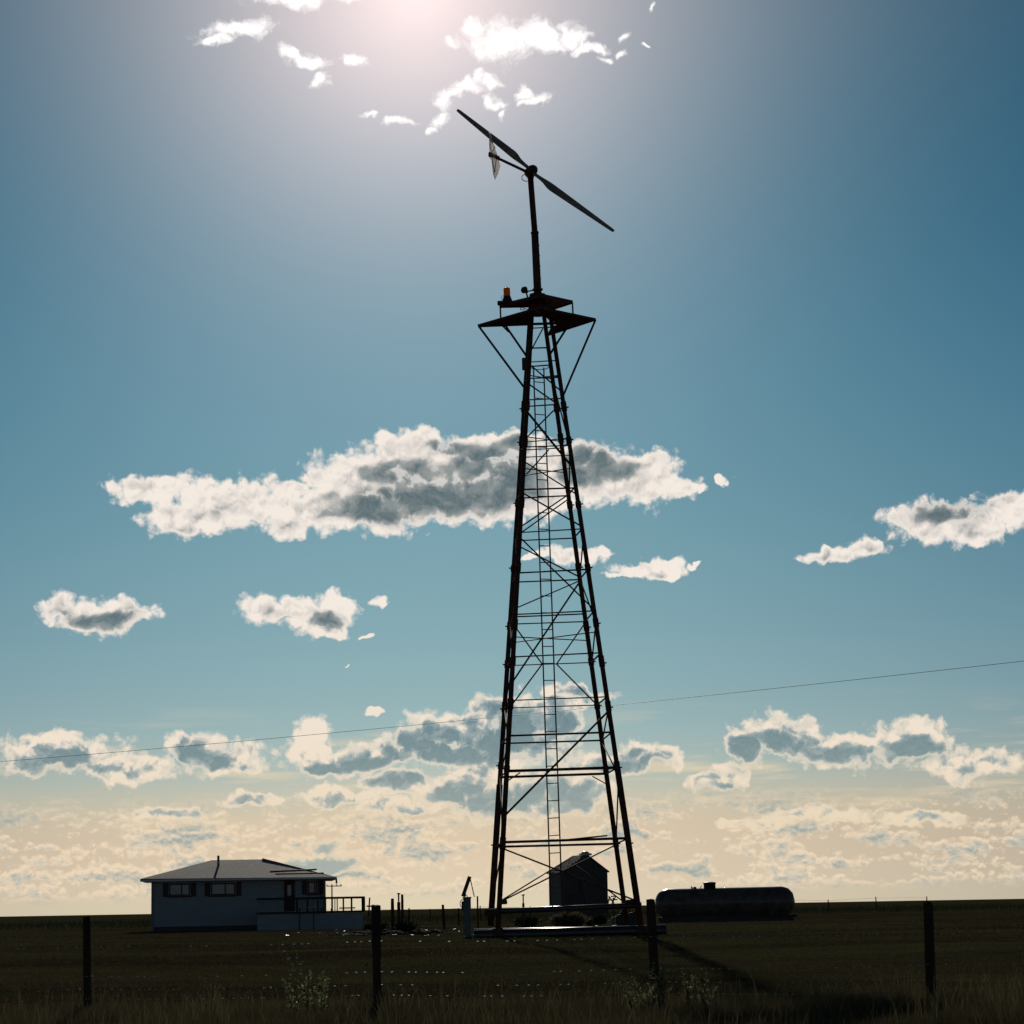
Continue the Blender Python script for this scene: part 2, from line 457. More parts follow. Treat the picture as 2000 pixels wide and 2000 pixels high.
t.links.new(co.outputs['Object'], mp.inputs[0]); t.links.new(mp.outputs[0], n1.inputs['Vector'])
rp = t.nodes.new('ShaderNodeValToRGB'); e = rp.color_ramp.elements
e[0].position = .36; e[0].color = (.088, .064, .046, 1); e[1].position = .66; e[1].color = (.092, .094, .044, 1)
t.links.new(n1.outputs[0], rp.inputs[0])
n2 = t.nodes.new('ShaderNodeTexNoise'); n2.inputs['Scale'].default_value = 9; n2.inputs['Detail'].default_value = 8; n2.inputs['Roughness'].default_value = .75
t.links.new(co.outputs['Object'], n2.inputs['Vector'])
mx = t.nodes.new('ShaderNodeMix'); mx.data_type = 'RGBA'; mx.blend_type = 'MULTIPLY'; mx.inputs[0].default_value = .7
r2 = t.nodes.new('ShaderNodeValToRGB'); r2.color_ramp.elements[0].position = .3; r2.color_ramp.elements[1].position = .65
r2.color_ramp.elements[0].color = (.35, .35, .35, 1)
t.links.new(n2.outputs[0], r2.inputs[0]); t.links.new(rp.outputs[0], mx.inputs[6]); t.links.new(r2.outputs[0], mx.inputs[7])
n3 = t.nodes.new('ShaderNodeTexNoise'); n3.inputs['Scale'].default_value = .12; n3.inputs['Detail'].default_value = 4
mp3 = t.nodes.new('ShaderNodeMapping'); mp3.inputs['Scale'].default_value = (.5, 1.1, 1)
t.links.new(co.outputs['Object'], mp3.inputs[0]); t.links.new(mp3.outputs[0], n3.inputs['Vector'])
r3 = t.nodes.new('ShaderNodeValToRGB'); r3.color_ramp.elements[0].position = .38; r3.color_ramp.elements[1].position = .62
r3.color_ramp.elements[0].color = (.68, .66, .68, 1); r3.color_ramp.elements[1].color = (1.2, 1.3, 1.05, 1)
t.links.new(n3.outputs[0], r3.inputs[0])
mx3 = t.nodes.new('ShaderNodeMix'); mx3.data_type = 'RGBA'; mx3.blend_type = 'MULTIPLY'; mx3.inputs[0].default_value = 1
t.links.new(mx.outputs[2], mx3.inputs[6]); t.links.new(r3.outputs[0], mx3.inputs[7])
t.links.new(mx3.outputs[2], p.inputs['Base Color'])
p.inputs['Roughness'].default_value = 1.0; p.inputs['Specular IOR Level'].default_value = 0.0
bp = t.nodes.new('ShaderNodeBump'); bp.inputs['Strength'].default_value = .8; bp.inputs['Distance'].default_value = .12
t.links.new(n2.outputs[0], bp.inputs['Height']); t.links.new(bp.outputs[0], p.inputs['Normal'])
ground = pydata('ground', vv.tolist(), ff.tolist(), gm)
for pl in ground.data.polygons:
    pl.use_smooth = True
tag(ground, 'dark flat prairie ground running to the horizon', None, None, 'structure')


def onground(x, y, Dy):
    """photo pixel column x at distance Dy, on the ground"""
    q = at(x, y, Dy)
    return Vector((q.x, q.y, G(q.x, q.y)))


# ------------------------------------------------------------------ wind turbine on its lattice tower
LEG = {}


def legdef(k, xb, yb, Db, xt, yt, Dt):
    LEG[k] = (at(xb, yb, Db), at(xt, yt, Dt))


legdef('NL', 972.5, 1818, 90.0, 1037, 650, 92.25)
legdef('NR', 1252, 1812, 90.0, 1080, 650, 92.25)
legdef('FL', 958, 1808, 95.2, 1033, 650, 93.0)
legdef('FR', 1224, 1803, 95.2, 1067, 650, 93.0)


def proj(P):
    v = P - CAM; dz = v.dot(fwd)
    return 1000 + F * v.dot(cr) / dz, 1000 - F * v.dot(cu) / dz


def lp(k, y):
    """point on leg k that appears at photo row y"""
    a, b = LEG[k]; lo, hi = -.2, 1.2
    for _ in range(40):
        m = (lo + hi) / 2
        if proj(a.lerp(b, m))[1] > y:
            lo = m
        else:
            hi = m
    return a.lerp(b, lo)


def fp(face, x, y):
    """point of the near or far face seen at photo pixel x, y"""
    A, B = (('NL', 'NR') if face == 'N' else ('FL', 'FR'))
    n = (LEG[B][0] - LEG[A][0]).cross(LEG[A][1] - LEG[A][0]).normalized()
    d = ray(x, y)
    return CAM + d * ((LEG[A][0] - CAM).dot(n) / d.dot(n))


base_c = sum((LEG[k][0] for k in LEG), Vector()) / 4
base_c.z = G(base_c.x, base_c.y)
T = thing('wind_turbine', base_c, 'tall dark lattice wind turbine tower with a two-bladed rotor, centre of the field', 'wind turbine')
for k in LEG:
    m = MB()
    rr = .088
    top = lp(k, 612)
    m.tube(LEG[k][0] if k[0] == 'N' else lp(k, proj(LEG[k][0])[1]), top, rr * 1.06, rr * .9, n=10)
    for y in (795, 862, 985, 1112, 1222, 1296, 1382, 1500, 1648):     # couplings and weld plates
        q = lp(k, y + random.uniform(-4, 4)); ax = (top - LEG[k][0]).normalized()
        m.tube(q - ax * .12, q + ax * random.uniform(.1, .3), rr * 1.25, n=10)
        s_ = -1 if k[1] == 'L' else 1
        m.beam(q, q + Vector((s_ * .17, 0, .02)), .03, .05)
    if k in ('FL', 'NR'):
        lo = 1532 if k == 'FL' else 1500
        m.tube(LEG[k][0], lp(k, lo), .115, .115, n=10)
    m.build('tower_leg', steel, T)


def bar(a, b, r, name='crossbar'):
    MB().tube(a, b, r, n=8).build(name, steel, T)


NB = [(641, 639, 2.2), (707, 704, 2), (739, 737, 2.4), (781, 778, 2.4), (873, 870, 2.2), (893, 889, 1.8), (956, 953, 3), (1040, 1033, 2.2), (1119, 1112, 2.8),
      (1200, 1193, 2.4), (1283, 1275, 2.4), (1368, 1361, 2), (1437, 1430, 3.4), (1506, 1499, 5), (1645, 1637, 4.4)]
FB = [(633, 632, 2.6), (680, 679, 2.8), (716, 713, 2.6), (794, 790, 2.6), (879, 875, 2), (973, 968, 2.6), (1056, 1051, 2.4), (1137, 1132, 2.6), (1205, 1199, 2.6), (1219, 1214, 2.2),
      (1300, 1294, 1.9), (1383, 1377, 1.9), (1452, 1446, 3), (1518, 1511, 4.4), (1654, 1648, 4)]
pxm = 92 / F / 2                               # photo px thickness -> radius
for a, b, w in NB:
    bar(lp('NL', a), lp('NR', b), w * pxm * 1.15)
for a, b, w in FB:
    bar(lp('FL', a), lp('FR', b), w * pxm * 1.15)
# side bars and plan bracing
for yn, yf in ((739, 745), (873, 879), (956, 973), (1040, 1056), (1119, 1137), (1200, 1219), (1283, 1300), (1368, 1383), (1437, 1452), (1506, 1518), (1645, 1654)):
    bar(lp('NL', yn), lp('FL', yf), .03); bar(lp('NR', yn - 7), lp('FR', yf - 6), .03)
for a, b in ((('NL', 853), ('FR', 862)), (('FL', 864), ('NR', 856)), (('NL', 915), ('FR', 923)), (('FL', 930), ('NR', 914)), (('NL', 1244), ('FR', 1251)), (('FL', 1256), ('NR', 1234)), (('NL', 733), ('FR', 740)), (('FL', 740), ('NR', 733))):
    bar(lp(*a), lp(*b), .02, 'plan_brace')
# diagonals
for a, b, w in ((('NL', 803), ('NR', 914), 4), (('FR', 796), ('FL', 864), 2.6), (('NL', 901), ('NR', 966), 2.4), (('NL', 962), ('NR', 1028), 2.8), (('FR', 966), ('FL', 1035), 2.6), (('FR', 974), ('FL', 1048), 2.4),
                (('NL', 1049), ('NR', 1190), 2.6), (('FL', 1063), ('FR', 1127), 2.6), (('FR', 1134), ('FL', 1192), 2.2), (('FR', 1135), ('FL', 1352), 3.2), (('NR', 1388), ('NL', 1594), 3.6),
                (('NL', 1657), ('NR', 1760), 2.8), (('FR', 1650), ('NL', 1762), 2.6), (('NL', 711), ('NR', 765), 2.6), (('FL', 746), ('FR', 787), 2.8)):
    bar(lp(*a), lp(*b), w * pxm * 1.15, 'diagonal_brace')
PT = lambda f, x, y: fp(f, x, y)
for a, b, w in ((PT('F', 1072, 878), lp('FL', 942), 2.4), (PT('F', 1060, 642), lp('NL', 689), 2.4),
                (lp('NL', 1223), PT('N', 1059, 1297), 2.4), (PT('N', 1059, 1297), lp('NL', 1381), 2.4),
                (lp('FR', 1215), PT('F', 1087, 1297), 2.4), (PT('F', 1087, 1297), lp('FR', 1377), 2.4),
                (lp('NL', 1527), PT('N', 1016, 1509), 2), (lp('FR', 1533), PT('F', 1157, 1516), 2),
                (lp('NL', 1761), PT('F', 1118, 1673), 2.4), (PT('F', 1118, 1685), lp('FR', 1762), 2.4)):
    bar(a, b, w * pxm * 1.15, 'diagonal_brace')
yy = [745, 870, 980, 1050, 1130, 1215, 1300, 1383, 1450, 1515, 1650, 1762]
for i in range(len(yy) - 1):                   # zigzag on both sides
    a, b = ('N', 'F') if i % 2 else ('F', 'N')
    if i % 4 != 2:
        bar(lp(a + 'R', yy[i]), lp(b + 'R', yy[i + 1]), .027, 'diagonal_brace')
    bar(lp(b + 'L', yy[i]), lp(a + 'L', yy[i + 1]), .025, 'diagonal_brace')
MB().beam(PT('N', 1100, 1641), PT('N', 1186, 1632), .25, .05).build('loose_plank', wood, T)
MB().tube(PT('N', 955, 1781), PT('N', 1253, 1768), .10, n=16).build('base_rail', pipe, T)
brk = MB(); q = lp('NL', 1762); brk.box(q + Vector((.12, -.02, 0)), .3, .2, .16, bev=.02); brk.box(lp('NL', 1783) + Vector((-.25, 0, 0)), .5, .24, .25, bev=.02)
brk.build('foot_bracket', steel, T)
brk = MB(); brk.box(lp('NR', 1763) + Vector((-.25, .2, 0)), .3, .2, .22, bev=.03); brk.build('foot_bracket', steel, T)
# skid pipes on the ground
zl = at(926, 1822, 90); zr = at(1300, 1818, 90)
MB().tube(Vector((zl.x, 89.7, .1)), Vector((zr.x, 89.7, .17)), .2, n=20).build('skid_pipe', pipe, T)
MB().tube(Vector((zl.x - .1, 95.3, .12)), Vector((at(1262, 1800, 95.3).x, 95.3, .12)), .18, n=16).build('skid_pipe', pipe, T)
for k in ('NL', 'NR'):
    a = LEG[k][0]
    MB().box((a.x, 89.75, .2), .42, .5, .3, bev=.03).build('foot_plate', steel, T)
MB().box((at(1222, 1790, 95.2).x, 95.2, .1), .5, .5, .4, bev=.03).build('foot_plate', steel, T)
# ladder
ld = MB(); ra0, ra1 = at(1076, 1768, 91.3), at(1042, 716, 92.7); rb0, rb1 = at(1098, 1766, 91.3), at(1062, 718, 92.7)
lad = ld.tube(ra0, ra1, .026, n=6).build('ladder', steel, T)
MB().tube(rb0, rb1, .026, n=6).build('rail', steel, lad)
yr = 747.0
while yr < 1765:
    s0 = (1768 - yr) / (1768 - 716)
    MB().tube(ra0.lerp(ra1, s0), rb0.lerp(rb1, s0), .019, n=6).build('rung', galv if yr > 1700 else steel, lad)
    yr += 33
# safety hoop / cable clutter near the ladder top
hp = [at(1036 + 18 * (1 - math.cos(t)), 716 + 6 * math.sin(t), 92.6 + .3 * math.cos(t)) for t in np.linspace(0, math.pi, 9)]
MB().path(hp, .015).build('cable', steel, T)
# platforms
axis = ((LEG['NL'][1] + LEG['NR'][1] + LEG['FL'][1] + LEG['FR'][1]) / 4 - (LEG['NL'][0] + LEG['NR'][0] + LEG['FL'][0] + LEG['FR'][0]) / 4)
axis = Vector((-.025, 0, 1)).normalized()


def onplane(x, y, P0):
    d = ray(x, y)
    return CAM + d * ((P0 - CAM).dot(axis) / d.dot(axis))


C1 = at(1048, 630, 92.65); C2 = at(1047, 594, 92.65)
lo = MB()
lo.plate([onplane(x, y, C1) for x, y in ((934, 636), (1050, 602), (1042, 614), (1034, 633))], axis, .04)
lo.plate([onplane(x, y, C1) for x, y in ((1048, 602.5), (1163, 624), (1069, 654), (1076, 640), (1093, 632), (1072, 624), (1058, 612))], axis, .04)
for a, b in (((934, 636), (1054, 601)), ((1054, 601), (1163, 624)), ((1163, 624), (1070, 654)), ((934, 637), (1094, 631)), ((985, 636.5), (1010, 614)), ((1120, 638), (1105, 612))):
    lo.beam(onplane(*a, C1), onplane(*b, C1), .05, .09, axis)
lo.build('lower_platform', steel, T)
up = MB()
up.plate([onplane(x, y, C2) for x, y in ((976, 597), (1058, 577), (1036, 598))], axis, .05)
up.plate([onplane(x, y, C2) for x, y in ((1056, 577), (1118, 590), (1070, 605), (1046, 612), (1030, 598), (1036, 582))], axis, .05)
for a, b in (((976, 597), (1059, 577)), ((1059, 577), (1118, 590)), ((1118, 590), (1060, 609)), ((976, 598.5), (1045, 597))):
    up.beam(onplane(*a, C2), onplane(*b, C2), .05, .12, axis)
up.build('upper_platform', steel, T)
# core between the platforms
cm = MB(); b0, b1 = at(1050, 610, 92.6), at(1050, 575, 92.6)
cm.tube(b0, b1, .36, .30, n=12); cm.tube(at(1050, 617, 92.6), b0, .2, .36, n=12)
cm.build('mast_socket', steel, T)
for a, b in (((935, 637), (1024, 766)), ((1163, 625), (1092, 776)), ((988, 637), (1031, 698)), ((1106, 642), (1082, 694))):
    pa = onplane(*a, C1)
    kb = ('NL' if b[1] > 750 else 'FL') if b[0] < 1050 else ('NR' if b[1] > 750 else 'FR')
    bar(pa, lp(kb, b[1]), .042, 'platform_strut')
bar(onplane(982, 637, C1), onplane(993, 643, C1) + Vector((0, 0, -.1)), .03, 'platform_strut')
for a, b in (((977, 598), (978.5, 632)), ((1118, 591), (1117.5, 614))):
    pa, pb = onplane(*a, C2), onplane(*a, C2)
    pb = pa - axis * ((b[1] - a[1]) / F * 92.6)
    bar(pa, pb, .03, 'platform_post')
MB().box(at(1024.5, 711, 92.2), .19, .2, .44, bev=.015).build('control_box', dark, T)
# beacon
bb = onplane(991, 595, C2); be = MB()
be.lathe(bb, axis, [(0, .24), (.05, .26), (.12, .2), (.2, .17), (.26, .15), (.32, .13)], 14); be.box(bb + Vector((-.12, 0, .06)), .5, .4, .1, bev=.02)
bo = be.build('warning_beacon', dark, T)
MB().lathe(bb + axis * .32, axis, [(0, .12), (.03, .125), (.28, .125), (.31, .10), (.33, .05)], 14).build('amber_lens', amber, bo)
MB().path([at(984 + 5 * math.cos(t), 582 + 5 * math.sin(t), 92.5) for t in np.linspace(.5, 5.5, 9)], .008).build('cable', dark, bo)
hn = MB(); hc = at(1027, 569, 92.3)
hn.lathe(hc + Vector((-.02, -.12, 0)), (-.5, -1, .1), [(-.16, .05), (-.02, .07), (.05, .12), (.09, .14), (.11, .13)], 14)
hn.tube(hc, at(1045, 567, 92.6), .025); hn.tube(hc, at(1031, 582, 92.4), .03)
hn.build('horn', dark, T)
MB().path([at(1020 + 4 * math.cos(t), 603 + 2.5 * math.sin(t), 92.3) for t in np.linspace(0, 6.28, 10)] + [at(1036, 605, 92.4)], .014).build('hook', steel, T)
# mast
mm = MB(); m0, m1, m2 = at(1051.5, 600, 92.6), at(1044.5, 455, 92.6), at(1036, 346, 92.6)
mm.tube(m0, m1, .150, .135, n=18); mm.tube(m1, m2, .112, .11, n=18)
mm.lathe(m1, m2 - m1, [(-.03, .15), (.04, .15)], 18); mm.lathe(at(1050, 567, 92.6), axis, [(0, .2), (.05, .2)], 16)
mm.tube(at(1052, 566, 92.3), at(1059, 565, 92.3), .03)
for yq in (480, 500, 520, 545):
    q = m0.lerp(m1, (600 - yq) / 145); mm.ball(q + Vector((.14, -.02, 0)), .02)
mm.build('mast', steel, T)
# generator head and rotor. the rotor disc is seen at a slant
HD = 92.35
hub = MB(); hc = at(1038, 334, HD); nd = Vector((.35, -.93, .05)).normalized()
hub.lathe(hc - nd * .30, nd, [(0, .14), (.06, .20), (.30, .215), (.42, .2), (.52, .17), (.58, .08)], 18)
hub.tube(at(1036, 348, 92.6), at(1037, 336, 92.5), .13, .15, n=14)
hub.build('generator_head', steel, T)


def blade(x0, y0, x1, y1, flip):
    a, b = at(x0, y0, HD - .2), at(x1, y1, HD - .2 + flip * .5)
    ax = (b - a); L = ax.length; ax.normalize()
    v = -nd; side = ax.cross(v).normalized()
    if side.z < 0:
        side = -side
    bm = bmesh.new(); rows = []
    prof = [(0, .075, .075, .06), (.06, .08, .085, .055), (.13, .10, .12, .04), (.19, .125, .20, .03), (.23, .13, .225, .028), (.4, .12, .185, .024), (.6, .105, .14, .018), (.8, .09, .10, .013), (.97, .075, .065, .009), (1, .06, .045, .006)]
    for t_, le, te, th in prof:
        c = a + ax * (L * t_); tw = R(14 * (1 - t_))
        sv = side * math.cos(tw) + v * math.sin(tw); nv = sv.cross(ax).normalized()
        ring = []
        for u, h in ((-1, 0), (-.7, .7), (-.2, 1), (.4, .6), (1, 0), (.4, -.5), (-.2, -.7), (-.7, -.5)):
            w = (te if u < 0 else le) * abs(u) * (1 if u > 0 else -1) * flip
            ring.append(bm.verts.new(c + sv * w + nv * h * th))
        rows.append(ring)
    for r_a, r_b in zip(rows[:-1], rows[1:]):
        for i in range(8):
            f = bm.faces.new((r_a[i], r_a[(i + 1) % 8], r_b[(i + 1) % 8], r_b[i])); f.smooth = True
    bm.faces.new(rows[0][::-1]); bm.faces.new(rows[-1])
    bmesh.ops.recalc_face_normals(bm, faces=bm.faces)
    me = bpy.data.meshes.new('rotor_blade'); bm.to_mesh(me); bm.free(); me.materials.append(blade_m)
    return link('rotor_blade', me, T)


b1_ = blade(1033, 329, 893, 214, -1)
b2_ = blade(1042, 338, 1199, 452, 1)
MB().beam(at(1011, 302, HD - .28), at(1006, 311, HD - .28), .02, .03).build('blade_band', dark, b1_)
# tail boom and vane
te_ = at(957.5, 302, 91.2)
bo_ = MB(); bo_.tube(at(1034, 338, 92.4), te_, .055, .05, n=10)
for x, y in ((961, 303), (965, 305), (970, 307), (974, 309)):
    q = at(x, y, 91.3); bo_.box(q, .08, .08, .16, bev=.01)
bo_.box(te_, .14, .12, .18, bev=.02)
bo_.build('tail_boom', steel, T)
MB().path([at(1028 - 9 * math.sin(t), 343 + 7 * (1 - math.cos(t)) - 3, 92.2) for t in np.linspace(0, 3.4, 9)], .015).build('cable', steel, T)
vn = [at(955, 257, 90.75), at(958.5, 261, 90.8), at(963, 280, 91.0), at(973, 308, 91.5), at(977, 325, 91.7), at(972, 340, 91.7), at(967, 351, 91.6), at(963.5, 340, 91.4), at(961, 318, 91.2), at(957, 285, 90.9)]
nvv = (vn[3] - vn[0]).cross(vn[7] - vn[0]).normalized()
va = MB().plate(vn, nvv, .02).build('tail_vane', vane_m, T)
vs_ = MB()
for a, b in (((957, 302), (956, 272)), ((957, 302), (967, 288)), ((956, 272), (967, 288)), ((959, 303), (966, 335)), ((970, 307), (966, 335)), ((957, 303), (958, 311))):
    vs_.tube(at(*a, 91.1), at(*b, 91.1), .014, n=6)
vs_.ball(at(966, 335, 91.1), .03)
vs_.build('vane_bracket', steel, va)

# ------------------------------------------------------------------ wire fence in front
FY = 34.0
pl = onground(738, 1960, FY); pr = onground(1283, 1940, FY + .3)
FE = thing('wire_fence', pl, 'barbed wire fence with dark wooden posts crossing the grass in front of the tower', 'fence')


def post(p, ztop, r, lean=(0, 0), nm='post', parent=None, m=wood, seed=0, n=12):
    random.seed(seed); b = bmesh.new(); rings = []
    for k in range(9):
        t_ = k / 8; z = p.z - .15 + (ztop - p.z + .15) * t_; rg = []
        for i in range(n):
            a_ = 2 * math.pi * i / n; rr_ = r * (1 + .07 * math.sin(3 * a_ + seed) + random.uniform(-.04, .04)) * (1.04 - .06 * t_) * (.93 if k == 8 else 1)
            rg.append(b.verts.new((p.x + lean[0] * t_ + rr_ * math.cos(a_), p.y + lean[1] * t_ + rr_ * math.sin(a_), z + (random.uniform(-.012, .012) if k == 8 else 0))))
        rings.append(rg)
    for k in range(8):
        for i in range(n):
            b.faces.new((rings[k][i], rings[k][(i + 1) % n], rings[k + 1][(i + 1) % n], rings[k + 1][i]))
    b.faces.new(rings[0][::-1]); b.faces.new(rings[-1])
    me = bpy.data.meshes.new(nm); b.to_mesh(me); b.free(); me.materials.append(m)
    return link(nm, me, parent)


topL = at(737, 1768, FY).z; topR = at(1274, 1757, FY + .3).z
post(pl, topL, .052, (-.03, 0), parent=FE, seed=2)
post(pr, topR, .062, (-.05, .02), parent=FE, seed=5)
sp = pr.x - pl.x
posts = [(pl.x, FY), (pr.x, FY + .3)]
for i, (xx, y0) in enumerate(((pl.x - sp * 1.02, FY - .3), (pl.x - 2 * sp, FY - .6), (pr.x + sp, FY + .6), (pr.x + 2 * sp, FY + .9))):
    post(Vector((xx, y0, G(xx, y0))), 1.02 - .05 * (i % 2), .05 + .008 * (i % 3), (.02 * (i - 1.5), 0), parent=FE, seed=9 + i)
    posts.append((xx, y0))
posts.sort()
wires = [(1838, 1829), (1873, 1868), (1898, 1891), (1923, 1917), (1943, 1939)]
offs = [at(738, a, FY).z for a, _ in wires]; offr = [at(1283, b, FY + .3).z for _, b in wires]
for wi, (zl_, zr_) in enumerate(zip(offs, offr)):
    m = MB()
    for i in range(len(posts) - 1):
        (xa, ya), (xb, yb) = posts[i], posts[i + 1]
        zf = lambda x: zl_ + (zr_ - zl_) * min(max((x - pl.x) / sp, -.5), 1.5)
        N = 14
        pts = []
        for j in range(N + 1):
            t_ = j / N; x_ = xa + (xb - xa) * t_
            pts.append(Vector((x_, ya + (yb - ya) * t_ - .06, zf(x_) - .03 * math.sin(math.pi * t_))))
        m.path(pts, .0021, 4)
        if wi != 1:
            x_ = xa + .06
            while x_ < xb:
                t_ = (x_ - xa) / (xb - xa); c = Vector((x_, ya + (yb - ya) * t_ - .06, zf(x_) - .03 * math.sin(math.pi * t_)))
                x_ += .105 + random.uniform(-.03, .05)
                if random.random() < .5 - .2 * math.sin(x_ * 1.9 + wi * 2):
                    continue
                a_ = random.uniform(0, 3.1)
                for da in (0, 1.4):
                    d_ = Vector((.004, math.cos(a_ + da) * .014, math.sin(a_ + da) * .014)); m.tube(c - d_, c + d_, .0022, n=4)
                m.tube(c - Vector((.012, 0, 0)), c + Vector((.012, 0, 0)), .0062, n=5)
    m.build('barbed_wire', galv, FE)
# a short rail reaching left from the left post
st_ = MB().beam(at(716, 1770, 60), at(743, 1769.5, 60), .07, .035); st_.tube(at(722, 1753, 60), at(720, 1790, 60), .017)
st_.tube(at(741, 1770, 60), onground(741, 1800, 60), .03)
o = st_.build('hitching_rail', wood); tag(o, 'short low wooden rail just left of the left foreground fence post', 'rail')

# ------------------------------------------------------------------ house on the left
HY = 150.0; S = HY / F
hx1 = at(636, 1770, HY).x; hx0 = hx1 - 10.0
HZ = G(hx1, HY) - .05; ez = at(636, 1712, HY).z
H = thing('house', (hx1 - 5, HY + 3.5, HZ), 'blue grey single-storey house with a pale hipped roof and dark red shutters', 'house')
w = MB()


def wall_with_holes(x0, x1, y, z0, z1, holes, th=.2):
    """front wall in strips, openings left out"""
    xs = sorted({x0, x1, *[h[0] for h in holes], *[h[1] for h in holes]})
    for a, b in zip(xs[:-1], xs[1:]):
        hs = [h for h in holes if h[0] < (a + b) / 2 < h[1]]
        if hs:
            h = hs[0]
            if h[2] > z0 + .01:
                w.box(((a + b) / 2, y + th / 2, (z0 + h[2]) / 2), b - a, th, h[2] - z0)
            w.box(((a + b) / 2, y + th / 2, (h[3] + z1) / 2), b - a, th, z1 - h[3])
        else:
            w.box(((a + b) / 2, y + th / 2, (z0 + z1) / 2), b - a, th, z1 - z0)


def hpx(x, y):
    q = at(x, y, HY); return q.x, q.z


wx0, wz1 = hpx(602, 1722); wx1, wz0 = hpx(620, 1745)
dx0, dz1 = hpx(559, 1722); dx1, dz0 = hpx(572, 1780)
w2 = (hx1 - 6.6, hx1 - 5.2); w3 = (hx1 - 9, hx1 - 7.8)
holes = [(wx0, wx1, wz0, wz1), (dx0, dx1, dz0, dz1), (*w2, wz0, wz1), (*w3, wz0, wz1)]
wall_with_holes(hx0, hx1, HY, HZ, ez, holes)
w.box((hx0 + .1, HY + 3.6, (HZ + ez) / 2), .2, 6.8, ez - HZ); w.box((hx1 - .1, HY + 3.6, (HZ + ez) / 2), .2, 6.8, ez - HZ)
w.box(((hx0 + hx1) / 2, HY + 7.1, (HZ + ez) / 2), hx1 - hx0, .2, ez - HZ)
z = HZ + .15
while z < ez - .05:                            # siding laps
    for a, b in ((hx0, w3[0] - .5), (w3[1] + .5, w2[0] - .5), (w2[1] + .5, dx0 - .3), (dx1 + .3, wx0 - .45), (wx1 + .45, hx1)):
        w.box(((a + b) / 2, HY - .008, z), b - a, .016, .02)
    z += .16
w.build('wall', siding, H)
for k, hh in enumerate(holes):
    x0, x1, z0, z1 = hh
    if k == 1:
        d = MB().box(((x0 + x1) / 2, HY + .1, (z0 + z1) / 2), x1 - x0, .05, z1 - z0).build('door', redtrim, H)
        MB().box(((x0 + x1) / 2, HY + .07, z1 - .5), (x1 - x0) * .6, .02, .6).build('pane', glass, d)
        fr = MB()
        for s_ in (x0 - .06, x1 + .06):
            fr.box((s_, HY - .02, (z0 + z1) / 2), .12, .05, z1 - z0)
        fr.box(((x0 + x1) / 2, HY - .021, z1 + .06), x1 - x0 + .24, .05, .12); fr.build('door_frame', redtrim, d)
    else:
        wn = MB()
        for s_ in (x0 + .035, x1 - .035, (x0 + x1) / 2 + .12):
            wn.box((s_, HY + .06, (z0 + z1) / 2), .07, .06, z1 - z0)
        for s_ in (z0 + .035, z1 - .035):
            wn.box(((x0 + x1) / 2, HY + .062, s_), x1 - x0, .06, .07)
        wo_ = wn.build('window', redtrim, H)
        MB().box(((x0 + x1) / 2, HY + .1, (z0 + z1) / 2), x1 - x0, .02, z1 - z0).build('pane', glass, wo_)
        MB().box(((x0 + x1) / 2, HY - .03, z0 - .05), x1 - x0 + .2, .12, .08).build('sill', redtrim, wo_)
        for s_ in (x0 - .2, x1 + .2):
            sh = MB().box((s_, HY - .025, (z0 + z1) / 2), .3, .04, z1 - z0 + .1)
            zz = z0
            while zz < z1:
                sh.box((s_, HY - .05, zz), .24, .02, .03); zz += .09
            sh.build('shutter', redtrim, wo_)
ov = .62; rh = 1.12
A0 = Vector((hx0 - ov, HY - ov, ez + .03)); A1 = Vector((hx1 + ov, HY - ov, ez - .04)); A2 = Vector((hx1 + ov, HY + 7.2 + ov, ez - .04)); A3 = Vector((hx0 - ov, HY + 7.2 + ov, ez + .03))
rA = Vector((hx0 + 3.4, HY + 3.6, ez + rh)); rB = Vector((hx1 - 3.6, HY + 3.6, ez + rh))
b = bmesh.new(); tv = [b.verts.new(v) for v in (A0, A1, A2, A3, rA, rB)]
lw = [b.verts.new(v - Vector((0, 0, .14))) for v in (A0, A1, A2, A3)]
for f in ((0, 1, 5, 4), (1, 2, 5), (2, 3, 4, 5), (3, 0, 4)):
    b.faces.new([tv[i] for i in f])
for i in range(4):
    b.faces.new((tv[i], lw[i], lw[(i + 1) % 4], tv[(i + 1) % 4]))
b.faces.new(lw[::-1]); bmesh.ops.recalc_face_normals(b, faces=b.faces)
me = bpy.data.meshes.new('roof'); b.to_mesh(me); b.free(); me.materials.append(hroof); roof = link('roof', me, H)
MB().tube(A1 - Vector((0, 0, .05)), rB + Vector((0, 0, .02)), .05, n=6).build('hip_cap', hroof, roof)
MB().beam(A1 + Vector((-.02, 0, -.1)), A1 + Vector((-.0, .0, -.38)), .1, .1, (0, 1, 0)).build('gutter_end', dark, roof)
rp_ = MB(); rp_.tube(Vector((hx1 - 3.2, HY - .1, ez + .32)), Vector((hx1 - .5, HY + .2, ez + .42)), .05); rp_.tube(Vector((hx1 - 2.9, HY - .2, ez + .18)), Vector((hx1 - .1, HY - .2, ez + .2)), .04)
rp_.build('roof_pipe', steel, roof)
for xx in (hx0 + .06, hx1 - .06):
    MB().box((xx, HY - .03, (HZ + ez) / 2), .14, .05, ez - HZ).build('corner_board', hroof, H)
MB().box(((hx0 + hx1) / 2, HY - ov - .06, ez - .09), hx1 - hx0 + 2 * ov, .11, .1).build('gutter', galv, roof)
MB().path([(hx1 - .25, HY - ov, ez - .12), (hx1 - .25, HY - .06, ez - .4), (hx1 - .25, HY - .06, HZ + .1)], .04, 8).build('downpipe', galv, H)
MB().tube((hx1 - 6.2, HY + 2.2, ez + .5), (hx1 - 6.2, HY + 2.2, ez + 1.35), .07, n=10).build('vent_stack', galv, roof)
